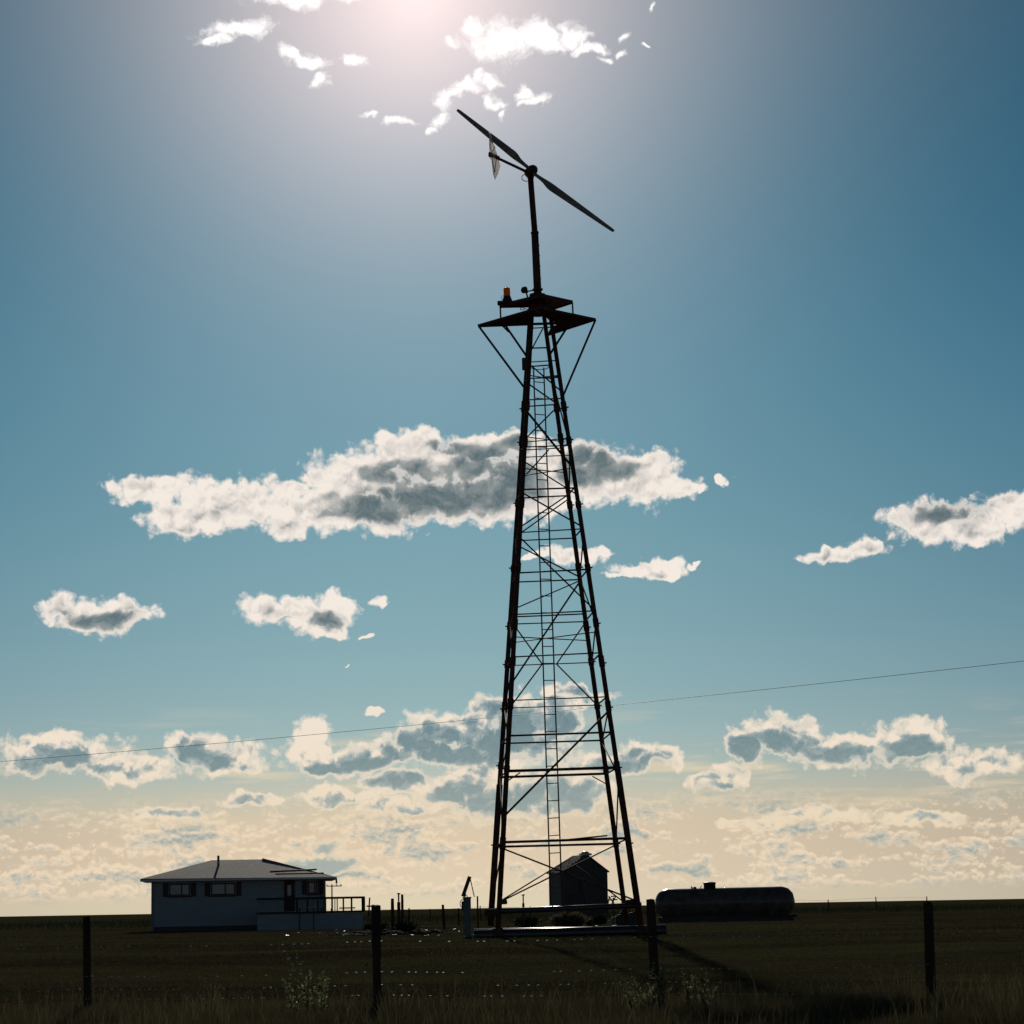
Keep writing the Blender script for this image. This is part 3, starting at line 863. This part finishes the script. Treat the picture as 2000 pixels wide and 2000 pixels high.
fd = MB(); fd.box(((hx0 + hx1) / 2, HY - .02, HZ + .18), hx1 - hx0 + .02, .06, .36); fd.build('foundation', shedm, H)
# deck
dz = at(600, 1782, HY - 1.5).z; dr = at(600, 1754.5, HY - 2.4).z; xe = at(702, 1760, HY - 2.4).x
DK = MB()
DK.box(((hx1 - 4 + xe) / 2, HY - 1.3, dz), xe - hx1 + 4, 2.4, .07)
dk = DK.build('deck', wood, H)
MB().box(((hx1 - 4 + xe) / 2, HY - 2.45, (dz + HZ) / 2 - .04), xe - hx1 + 3.9, .04, dz - HZ - .08).build('deck_skirt', siding, dk)
rl = MB(); rl.beam((hx1 - 4, HY - 2.4, dr), (xe + .06, HY - 2.4, dr), .14, .12)
rl.beam((xe, HY - 2.4, dr), (xe, HY - .1, dr), .12, .1)
rl.build('handrail', wood, dk)
for px, ww in ((592, .1), (612, .07), (627, .1), (640, .1), (645.5, .05), (650, .06), (662, .09), (678, .1), (701, .2), (572, .1)):
    xx = at(px, 1770, HY - 2.4).x
    MB().box((xx, HY - 2.4, (dz + dr) / 2), ww, ww, dr - dz).build('deck_post', wood, dk)
MB().box((at(670, 1773, HY - 2.3).x, HY - 2.2, at(670, 1773.5, HY - 2.3).z), .9, .5, .07).build('deck_bench', wood, dk)
piv = Vector((hx1, HY, 0)); th_ = R(6)
H.location = piv + Matrix.Rotation(th_, 3, 'Z') @ (H.location - piv); H.rotation_euler.z = th_
tb = thing('garden_table', (at(599, 1780, HY - 3.2).x, HY - 3.2, HZ), 'small pale-topped table standing in front of the house deck rail', 'table')
tzz = at(599, 1772, HY - 3.2).z
MB().box((tb.location.x, HY - 3.2, tzz), .95, .5, .06, bev=.01).build('table_top', scrapm, tb)
for s_ in (-1, 1):
    for q_ in (-1, 1):
        MB().tube((tb.location.x + s_ * .4, HY - 3.2 + q_ * .2, HZ), (tb.location.x + s_ * .4, HY - 3.2 + q_ * .2, tzz), .02, n=6).build('leg', dark, tb)


# ------------------------------------------------------------------ poles
def upole(px, D_, ytop, r, arm, label, parent_name='utility_pole', py=1772):
    g = onground(px, py, D_); top = at(px, ytop, D_).z
    P = thing(parent_name, g, label, 'utility pole')
    MB().tube(g - Vector((0, 0, .3)), (g.x, g.y, top), r, r * .75, n=8).build('pole', wood, P)
    if arm:
        az_ = top - arm * .12
        c = MB().beam((g.x - arm * .36, g.y, az_), (g.x + arm * .64, g.y, az_), .2, .2).build('crossarm', wood, P)
        for q_ in (-.33, .3, .6):
            MB().lathe((g.x + arm * q_, g.y, az_ + .1), (0, 0, 1), [(0, .06), (.12, .13), (.2, .06), (.28, .1), (.32, .04)], 8).build('insulator', galv, c)
    return P, top


upole(648.5, 560, 1727, .17, 3.3, 'distant utility pole with one crossarm just right of the house eave')
# overhead wire crossing the sky, with its two poles outside the picture
q0 = at(558, 1440, 128); q1 = at(1442, 1360, 112)
dW = (q1 - q0); dW /= dW.x
eL = q0 + dW * (-34 - q0.x); eR = q1 + dW * (31 - q1.x); eL.z -= .1; eR.z += .4
for q_, lb in ((eL, 'tall utility pole left of the house carrying the overhead wire'), (eR, 'tall utility pole right of the storage tank carrying the overhead wire')):
    P = thing('utility_pole', (q_.x, q_.y, G(q_.x, q_.y)), lb, 'utility pole')
    MB().tube((q_.x, q_.y + .15, G(q_.x, q_.y) - .3), (q_.x, q_.y + .15, q_.z + .3), .16, .11, n=10).build('pole', wood, P)
    MB().lathe((q_.x, q_.y, q_.z - .12), (0, 0, 1), [(0, .03), (.05, .06), (.1, .03), (.13, .04)], 8).build('insulator', galv, P)
m = MB(); pts = []
for i in range(41):
    t_ = i / 40; v = eL.lerp(eR, t_); v.z -= .35 * 4 * t_ * (1 - t_) - .25
    pts.append(v)
pts[0] = eL; pts[-1] = eR
m.path(pts, .011, 5); o = m.build('overhead_wire', dark); tag(o, 'single thin overhead wire running across the lower sky', 'wire')

# ------------------------------------------------------------------ shed behind the tower
SY = 200.0
c0 = at(1098.5, 1797, SY); c1 = at(1189, 1797, SY)
gzz = G(c0.x, SY) - .05
ev = at(1143, 1703, SY).z; fw = (c1.x - c0.x)
th = R(17)
ux = Vector((math.cos(th), -math.sin(th) * .0, 0)); ux = Vector((1, .0, 0))
bk = Vector((-.95, 3.6, 0))
shp = Vector((c0.x, SY, gzz)); W_ = Vector((fw, .6, 0))
pk = at(1150, 1671.5, SY + .3).z
SH = thing('grain_shed', shp + W_ / 2 + bk / 2, 'dark grey gabled grain shed seen through the tower legs', 'shed')
b = bmesh.new(); up_ = Vector((0, 0, 1))
f_ = [shp, shp + W_, shp + W_ + up_ * (ev - gzz), shp + W_ * .56 + up_ * (pk - gzz), shp + up_ * (ev - gzz)]
fv = [b.verts.new(v) for v in f_]; bv = [b.verts.new(v + bk) for v in f_]
b.faces.new(fv); b.faces.new(bv[::-1])
for i in range(5):
    b.faces.new((fv[i], bv[i], bv[(i + 1) % 5], fv[(i + 1) % 5]))
bmesh.ops.recalc_face_normals(b, faces=b.faces)
me = bpy.data.meshes.new('wall'); b.to_mesh(me); b.free(); me.materials.append(shedm); link('wall', me, SH)
rf = MB(); fo = (W_.normalized() * 0); d_ = bk.normalized() * .22
for sgn, i in ((-1, 4), (1, 2)):
    e_ = f_[i] + (f_[i] - f_[3]) * .06 + up_ * .04; k_ = f_[3] + up_ * .05
    n_ = (e_ - k_).cross(bk)
    rf.plate([e_ - d_, k_ - d_, k_ + bk + d_, e_ + bk + d_], n_, .07)
    for j in range(9):                          # standing ribs
        o_ = bk * (j / 8)
        nn_ = n_.normalized() * (.06 if n_.z > 0 else -.06)
        rf.beam(e_ + o_ + nn_, k_ + o_ + nn_, .05, .05, n_)
ro = rf.build('roof', shroof, SH)
rc = f_[3] + bk * .12 + up_ * .12
MB().box(rc, .9, .8, .16, rz=th * .6, bev=.03).lathe(rc + up_ * .08, (0, 0, 1), [(0, .34), (.07, .3), (.14, .18), (.17, .05)], 12).build('roof_vent', galv, ro)
# window, door, hanging rope
wd = Vector((W_.y, -W_.x, 0)).normalized()


def onf(x, y):
    d = ray(x, y); t_ = (shp - CAM).dot(wd) / d.dot(wd); return CAM + d * t_


a, c = onf(1167, 1716), onf(1177, 1731)
m = MB(); m.box(((a.x + c.x) / 2, (a.y + c.y) / 2 - .03, (a.z + c.z) / 2), abs(c.x - a.x), .05, abs(a.z - c.z), rz=math.atan2(W_.y, W_.x))
wn = m.build('window', dark, SH)
for s_ in (a.z + .04, c.z - .04):
    MB().box(((a.x + c.x) / 2, (a.y + c.y) / 2 - .05, s_), abs(c.x - a.x) + .12, .06, .07, rz=math.atan2(W_.y, W_.x)).build('frame', shedm, wn)
a, c = onf(1114, 1749), onf(1142, 1796)
m = MB(); rz_ = math.atan2(W_.y, W_.x); cz = (a.z + gzz) / 2
m.box(((a.x + c.x) / 2, (a.y + c.y) / 2 - .03, cz), c.x - a.x, .05, a.z - gzz, rz=rz_)
dd = m.build('door', shedm, SH)
m = MB(); m.beam(a - Vector((0, .08, 0)), Vector((c.x, c.y - .08, a.z)), .05, .09); m.beam(Vector((c.x, c.y - .08, a.z)), Vector((c.x, c.y - .08, gzz)), .06, .06, (0, 1, 0)); m.beam(Vector((a.x, a.y - .08, a.z)), Vector((a.x, a.y - .08, gzz)), .04, .04, (0, 1, 0))
m.build('door_frame', dark, dd)
rpp = [onf(1134 + 3.2 * math.sin(i * 1.7) + (2 if i > 5 else 0), 1716 + i * 3.6) - Vector((0, .06, 0)) for i in range(12)]
MB().path(rpp, .035).build('rope', dark, SH)

# small things by the shed
tr = MB()
for a, b in (((1189, 1750), (1199, 1765)), ((1193, 1751), (1203, 1750)), ((1203, 1750), (1195, 1765)), ((1189, 1758), (1206, 1757)), ((1198, 1753), (1198, 1775)), ((1186, 1775), (1190, 1752))):
    tr.tube(at(*a, 185), at(*b, 185), .05, n=6)
for x in (1186, 1198):
    tr.tube(at(x, 1774, 185), onground(x, 1790, 185), .05, n=6)
o = tr.build('farm_implement', dark); tag(o, 'tangled dark bars of a farm implement beside the right wall of the grain shed', 'farm implement')

# ------------------------------------------------------------------ storage tank on the right
TY = 122.0; sT = TY / F
tx0 = at(1279, 1765, TY).x; ctr = at(1300, 1765.5, TY).z; rT = .70; TL = 6.6
TK = thing('storage_tank', (tx0 + TL / 2, TY, G(tx0 + 3, TY)), 'long horizontal grey cylinder storage tank with a domed manway, right of the tower', 'storage tank')
prof = [(0, .02), (.03, .22), (.09, .38), (.19, .52), (.32, .61), (.48, .67), (.62, rT)] + [(TL * k / 6, rT) for k in (1, 2, 3, 4, 5)] + [(TL - .62, rT), (TL - .48, .67), (TL - .3, .61), (TL - .1, .4), (TL, .02)]
prof = sorted(prof)
shl = MB().lathe((tx0, TY, ctr), (1, 0, .004), prof, 48)
for xx in (tx0 + .64, tx0 + TL / 2, tx0 + TL - .64):
    shl.lathe((xx, TY, ctr + .012), (1, 0, .004), [(-.02, rT + .004), (.02, rT + .004)], 48)
shl.build('tank_shell', tankm, TK)
dmx = at(1386, 1733, TY)
dm = MB().lathe((dmx.x, TY, ctr + rT - .06), (0, 0, 1), [(0, .28), (.26, .28), (.27, .31), (.31, .31), (.33, .27), (.36, .12)], 20).build('manway_dome', dark, TK)
vb = MB()
for a, b in (((1352, 1741), (1350, 1731)), ((1350, 1731), (1354, 1736)), ((1358, 1741), (1358, 1735)), ((1370, 1730), (1366, 1739)), ((1362, 1738), (1371, 1738))):
    vb.tube(at(*a, TY), at(*b, TY), .022, n=6)
vb.ball(at(1357, 1735, TY), .085); vb.ball(at(1363, 1739, TY), .06); vb.build('valve', dark, TK)
for xx in (tx0 + 1.1, tx0 + TL - 1.1):
    sd2 = MB(); sd2.box((xx, TY, (ctr - rT * .55 + G(xx, TY)) / 2), .35, 1.2, ctr - rT * .55 - G(xx, TY) + .1, bev=.02)
    sd2.build('saddle', dark, TK)
sk = MB()
for q_ in (-.55, .55):
    sk.box((tx0 + TL / 2, TY + q_, G(tx0 + 3, TY) + .12), TL - .3, .16, .28, bev=.01)
sk.build('skid', dark, TK)
pm = MB(); pm.box((tx0 + 2.6, TY - .5, ctr - rT - .02), 3.6, .3, .34, bev=.03); pm.tube((tx0 + .5, TY - .6, ctr - rT + .1), (tx0 + TL, TY - .6, ctr - rT + .05), .06)
pm.build('pipework', dark, TK)

# ------------------------------------------------------------------ pump unit behind the right legs
PY = 104.0
pc = onground(1222, 1790, PY)
PU = thing('pump_unit', pc, 'low dark pump engine with a flywheel behind the right tower legs', 'pump')
MB().box((pc.x, PY, pc.z + .12), 1.1, .7, .2, bev=.02).build('skid', dark, PU)
MB().box((pc.x - .15, PY, pc.z + .42), .55, .5, .42, bev=.06).box((pc.x - .1, PY, pc.z + .68), .3, .3, .14, bev=.03).build('engine_block', dark, PU)
MB().lathe((pc.x + .3, PY - .38, pc.z + .42), (0, 1, 0), [(0, .3), (.02, .32), (.08, .32), (.1, .3)], 20).build('flywheel', dark, PU)
MB().tube((pc.x - .05, PY, pc.z + .7), (pc.x - .05, PY, pc.z + .86), .03).tube((pc.x - .05, PY, pc.z + .86), (pc.x + .1, PY, pc.z + .9), .03).build('exhaust', dark, PU)
MB().tube((pc.x - .5, PY - .3, pc.z + .3), (pc.x - .5, PY - .05, pc.z + .55), .06, n=10).build('air_filter', pale, PU)

# ------------------------------------------------------------------ control pedestal with its propped arm
MY = 92.5
g = onground(913, 1815, MY); mt = at(913, 1754, MY).z
MP = thing('control_pedestal', g, 'pale grey upright pedestal cabinet with a tilted arm on top, left of the tower foot', 'control cabinet')
mw = 14.5 * MY / F
MB().box((g.x, MY, (g.z + mt) / 2 - .05), mw, .3, mt - g.z + .1, bev=.012).build('cabinet', pale, MP)
MB().box((g.x, MY, mt + .015), mw + .05, .36, .05, bev=.01).build('cap', dark, MP)
MB().box((g.x - mw / 2 - .03, MY, mt - .28), .07, .2, .34, bev=.01).build('side_box', dark, MP)
MB().path([at(905 - 6.5 * math.sin(t), 1765 - 8.5 * math.cos(t), MY) for t in np.linspace(0, math.pi, 9)], .016).build('hose', dark, MP)
am = MB(); am.beam(at(904, 1751, MY), at(917.5, 1712, MY), .13, .13, (0, 1, 0)); am.box(at(907.5, 1748, MY), .1, .15, .12, bev=.01)
am.build('arm', dark, MP)
MB().beam(at(917.5, 1712, MY), at(926.5, 1752, MY), .035, .04, (0, 1, 0)).build('prop_rod', dark, MP)
MB().path([at(908, 1746, MY), at(912, 1749, MY), at(914, 1754, MY)], .012).build('cable', dark, MP)

# ------------------------------------------------------------------ far posts and fence
farposts = [
    (767, 1755, 118, .075, 'thick square-topped wooden post, leftmost of the three beside the left fence post', .0),
    (786, 1747, 118, .06, 'tall dark post, tallest of the cluster right of the left foreground post', .0),
    (867.5, 1767, 125, .065, 'lone stout wooden post midway between the post cluster and the grey pedestal', -.06),
    (933, 1750, 140, .045, 'thin upright stake between the grey pedestal and the tower foot', .0),
    (799, 1774, 150, .05, 'short stub post just right of the tallest post of the cluster', .0),
    (896, 1774, 160, .05, 'short stub post close against the left side of the grey pedestal', .0),
    (1247, 1768, 140, .05, 'short stub post seen between the tower foot and the right foreground post', .0),
]
for i, (px, yt, D_, r, lb, ln) in enumerate(farposts):
    g = onground(px, 1790, D_)
    o = post(g, at(px, yt, D_).z, r, (ln, 0), 'wooden_post', None, wood, seed=30 + i, n=8)
    tag(o, lb, 'post', 'wooden posts standing in the yard')
g = onground(779, 1790, 117)
SPp = thing('standpipe', g, 'standpipe with a pale cap inside the post cluster left of the pedestal', 'standpipe', 'standpipes in the yard')
MB().tube(g, (g.x, g.y, at(779, 1762, 117).z), .075, n=10).build('casing', steel, SPp)
MB().tube((g.x, g.y, at(779, 1762, 117).z), (g.x, g.y, at(779, 1746, 117).z), .035, n=8).build('riser', pipe, SPp)
MB().lathe((g.x, g.y, at(779, 1747, 117).z), (0, 0, 1), [(0, .03), (.03, .08), (.06, .08), (.08, .03)], 12).build('cap', galv, SPp)
g = onground(1022.5, 1790, 120)
SPp = thing('standpipe', g, 'standpipe with a flared cap rising behind the base rail inside the tower', 'standpipe', 'standpipes in the yard')
MB().tube(g, (g.x, g.y, at(1022, 1764, 120).z), .07, .055, n=10).build('casing', steel, SPp)
MB().tube((g.x, g.y, at(1022, 1764, 120).z), (g.x, g.y, at(1022, 1748, 120).z), .03, n=8).build('riser', pipe, SPp)
MB().lathe((g.x, g.y, at(1022, 1748.5, 120).z), (0, 0, 1), [(-.03, .03), (.0, .075), (.04, .075), (.05, .04)], 12).build('cap', galv, SPp)

ffx = np.linspace(-28, 34, 16)
FF = thing('pasture_fence', (0, 215, 0), 'distant low wire pasture fence along the horizon behind the yard', 'fence')
tops = []
for i, xx in enumerate(ffx):
    yy_ = 215 + 1.5 * math.sin(i); g = Vector((xx, yy_, G(xx, yy_))); hgt = 1.15 + .1 * math.sin(i * 2.3)
    post(g, g.z + hgt, .045, (.04 * math.sin(i * 3.1), 0), 'post', FF, wood, seed=60 + i, n=6)
    tops.append(Vector((xx, yy_, g.z + hgt)))
for hh in (.1, .4, .7):
    MB().path([v - Vector((0, .06, hh)) for v in tops], .006, 4).build('wire', galv, FF)

# ------------------------------------------------------------------ plants
def leafcloud(name, c, rx, ry, rz, n, ls, m, parent=None, up=.3, flat=1.0):
    v, f = [], []
    for i in range(n):
        while True:
            q = rng.uniform(-1, 1, 3)
            if q @ q < 1:
                break
        q = q * (.75 + .35 * mn.noise(Vector(q * 2.2)))
        p = np.array([c[0] + q[0] * rx, c[1] + q[1] * ry, max(c[2] + q[2] * rz, c[2] - rz * .95)])
        a = rng.uniform(0, 6.28); tl = rng.uniform(-.9, 1.2)
        d = np.array([math.cos(a) * math.cos(tl), math.sin(a) * math.cos(tl), math.sin(tl) + up]); d /= np.linalg.norm(d)
        s = np.cross(d, rng.normal(size=3)); s /= np.linalg.norm(s)
        l = ls * rng.uniform(.6, 1.4); k = len(v)
        v += [p, p + d * l * .5 + s * l * .2 * flat, p + d * l, p + d * l * .5 - s * l * .2 * flat]
        f.append((k, k + 1, k + 2, k + 3))
    return pydata(name, [tuple(map(float, q)) for q in v], f, m, parent)


def bush(px, D_, w_, h_, n, m, lb, ls=.12):
    g = onground(px, 1790, D_)
    B = thing('bush', g, lb, 'bush')
    s = MB()
    for i in range(9):
        a = rng.uniform(0, 6.28); s.tube(g, g + Vector((math.cos(a) * w_ * .5, math.sin(a) * w_ * .4, h_ * rng.uniform(.5, .95))), .015, .006, n=5)
    s.build('stem', wood, B)
    leafcloud('foliage', (g.x, g.y, g.z + h_ * .5), w_, w_ * .7, h_ * .55, n, ls, m, B)


bush(1030, 125, .85, .62, 1500, bushm, 'dark low bush around the standpipe inside the tower')
bush(1112, 122, 1.15, .78, 2600, drym, 'pale dry clump in front of the grain shed', .16)
bush(1172, 126, .5, .55, 900, bushm, 'dark bush at the shed foot, nearest the pump engine')
bush(1152, 128, .42, .45, 700, bushm, 'small dark bush at the shed foot, nearer the dry clump')
bush(792, 116, .7, .5, 1200, bushm, 'dark bush wrapped round the foot of the post cluster')
bush(735, 128, .9, .42, 1000, bushm, 'low dark bush behind the left foreground post')


def weed(px, py, D_, hgt, nst, spread, lb, seed, grp='tall weeds in the roadside grass'):
    r_ = np.random.default_rng(seed); g = onground(px, py, D_)
    Wd = thing('tall_weed', g, lb, 'weed', grp)
    s = MB(); lv, lf = [], []
    for i in range(nst):
        a = r_.uniform(0, 6.28); hh = hgt * r_.uniform(.55, 1.2); off = Vector((math.cos(a), math.sin(a) * .6, 0)) * spread * r_.uniform(.3, 1.35)
        pts = [g + Vector((r_.uniform(-.05, .05), r_.uniform(-.05, .05), -.02))]
        for k in range(1, 6):
            t_ = k / 5; pts.append(g + off * t_ ** 1.5 + Vector((r_.uniform(-.015, .015), 0, hh * t_)))
        s.path(pts, .0045, 4)
        for k in range(46):
            t_ = r_.uniform(.2, 1.0); j = min(int(t_ * 5), 4); p = pts[j].lerp(pts[j + 1], t_ * 5 - j)
            a2 = r_.uniform(0, 6.28); ll = r_.uniform(.025, .07) * (1.25 - .5 * t_)
            d = Vector((math.cos(a2) * .8, math.sin(a2) * .8, r_.uniform(.1, 1.0))).normalized(); q_ = d.cross(Vector(r_.normal(size=3))).normalized()
            n0 = len(lv)
            lv += [tuple(p), tuple(p + d * ll * .5 + q_ * ll * .16), tuple(p + d * ll), tuple(p + d * ll * .5 - q_ * ll * .16)]; lf.append((n0, n0 + 1, n0 + 2, n0 + 3))
    s.build('stem', weedm, Wd)
    pydata('leaves', lv, lf, weedm, Wd)


weed(600, 1960, 33.0, .72, 7, .28, 'tallest leafy weed clump, well left of the left foreground post', 1)
weed(630, 1955, 33.4, .60, 5, .22, 'slender leafy weed between the taller left clump and the left foreground post', 2)
weed(572, 1958, 32.6, .45, 6, .2, 'low leafy weed clump at the far left of the roadside grass', 3)
weed(1262, 1950, 33.3, .64, 7, .22, 'leafy weed leaning left of the right foreground post', 4)
weed(1290, 1955, 33.2, .58, 8, .12, 'dense weed wrapped round the foot of the right foreground post', 5)
weed(1236, 1950, 33.0, .40, 5, .16, 'small weed left of the weed that leans beside the right post', 6)
weed(1378, 1955, 33.4, .46, 7, .22, 'leafy weed standing alone right of the right foreground post', 7)
weed(1345, 1955, 33.8, .42, 5, .2, 'thin weed midway between the right foreground post and the lone right weed', 8)


def blades(name, n, x0, x1, y0, y1, h0, h1, wd_, m, label, dens_fn=None, kind='stuff', cat='grass', curve=.5):
    x = rng.uniform(x0, x1, n); y = rng.uniform(y0, y1, n)
    if dens_fn is not None:
        k = dens_fn(x, y) > rng.uniform(0, 1, n); x, y = x[k], y[k]
    n = len(x); z = gz(x, y) - .01
    h = rng.uniform(h0, h1, n) * (.7 + .5 * np.sin(x * 1.7 + 1.3 * np.sin(y)) ** 2)
    a = rng.uniform(0, 6.283, n); ln = rng.uniform(.1, curve, n) * h
    w_ = wd_ * rng.uniform(.6, 1.4, n)
    b_ = rng.uniform(-.7, .7, n)
    sx, sy = np.cos(b_) * w_, np.sin(b_) * w_
    dx, dy = np.cos(a) * ln, np.sin(a) * ln
    V = np.stack([np.stack([x - sx, y - sy, z], 1), np.stack([x + sx, y + sy, z], 1),
                  np.stack([x + sx * .7 + dx * .35, y + sy * .7 + dy * .35, z + h * .6], 1), np.stack([x - sx * .7 + dx * .35, y - sy * .7 + dy * .35, z + h * .6], 1),
                  np.stack([x + dx, y + dy, z + h], 1)], 1).reshape(-1, 3)
    i = np.arange(n) * 5
    me = bpy.data.meshes.new(name)
    loops = np.concatenate([np.stack([i, i + 1, i + 2, i + 3], 1), np.zeros((n, 0), int)], 1)
    tri = np.stack([i + 3, i + 2, i + 4], 1)
    me.vertices.add(len(V)); me.vertices.foreach_set('co', V.ravel())
    L_ = np.concatenate([loops.ravel(), tri.ravel()])
    me.loops.add(len(L_)); me.loops.foreach_set('vertex_index', L_.astype(np.int32))
    me.polygons.add(2 * n)
    me.polygons.foreach_set('loop_start', np.concatenate([np.arange(n) * 4, 4 * n + np.arange(n) * 3]).astype(np.int32))
    me.update(calc_edges=True); me.validate()
    me.materials.append(m); o_ = link(name, me)
    tag(o_, label, cat, None, kind)
    return o_


patch = lambda x, y: .12 + .88 * (np.sin(x * 1.3 + 2 * np.sin(y * .75)) * np.sin(y * .9 + 1.7 * np.sin(x * .6)) * .5 + .5) ** 1.5
blades('grass', 150000, -9, 9, 27, 36, .05, .24, .0035, grassm, 'rough roadside grass in the foreground below the fence', patch, curve=.9)
blades('grass', 60000, -16, 16, 36, 66, .03, .09, .006, grassm, 'short turf between the fence and the tower', patch, curve=.9)
blades('grass', 60000, -26, 26, 66, 130, .04, .11, .010, grassm, 'short turf round the foot of the tower', patch, curve=.9)
blades('grass', 2400, -9, 9, 27.5, 36, .2, .5, .003, drym, 'sparse dry stalks standing above the foreground grass', None, curve=.6)
blades('grass', 9000, -60, 60, 190, 330, .15, .62, .03, bushm, 'dark rough pasture growth along the horizon', None)

# ------------------------------------------------------------------ scrap in the yard
r_ = random.Random(4)
LOG = [(640, 703, 1804.5, 105, .03), (668, 730, 1804, 104, .025), (845, 860, 1793, 118, .025), (907, 935, 1815, 91.5, .05), (760, 775, 1808, 100, .03), (822, 838, 1811, 98, .02)]
LBS = ['long pale pipe lying in front of the house deck', 'long pale pipe lying behind the left foreground post', 'short bright pipe lying left of the grey pedestal',
       'short bright pipe on the ground between the grey pedestal and the tower foot', 'short pale board right of the left foreground post', 'short pale board lying left of the pedestal']
for (x0, x1, y, D_, r), lb in zip(LOG, LBS):
    a, b = onground(x0, y, D_), onground(x1, y, D_ + .4); a.z += r + .02; b.z += r + .03
    o = MB().tube(a, b, r, n=10).build('scrap_pipe', galv if r > .02 else scrapm); tag(o, lb, 'pipe')
m = MB()
for i in range(64):
    px = r_.choice([r_.uniform(560, 950), r_.uniform(560, 950), r_.uniform(980, 1240)]); D_ = r_.uniform(96, 128) + (8 if px < 700 else 0)
    g = onground(px, 1800, D_); l = r_.uniform(.04, .16)
    dv = Vector((r_.uniform(-1, 1), r_.uniform(-.5, .5), r_.uniform(-.1, .15))).normalized() * l
    m.beam(g + Vector((0, 0, .02)), g + dv + Vector((0, 0, r_.uniform(.02, .06))), r_.uniform(.02, .06), r_.uniform(.01, .05))
o = m.build('scrap', scrapm); tag(o, 'scattered small bright scrap lying across the yard left of the tower', 'scrap', None, 'stuff')
m = MB()
for i in range(60):
    px = r_.uniform(690, 860); D_ = r_.uniform(104, 120); g = onground(px, 1800, D_)
    m.ball(g + Vector((0, 0, .04)), r_.uniform(.08, .22), (1.4, 1, .7), 1)
o = m.build('rubble', wood); tag(o, 'dark heap of clods and rubble round the post cluster', 'rubble', None, 'stuff')
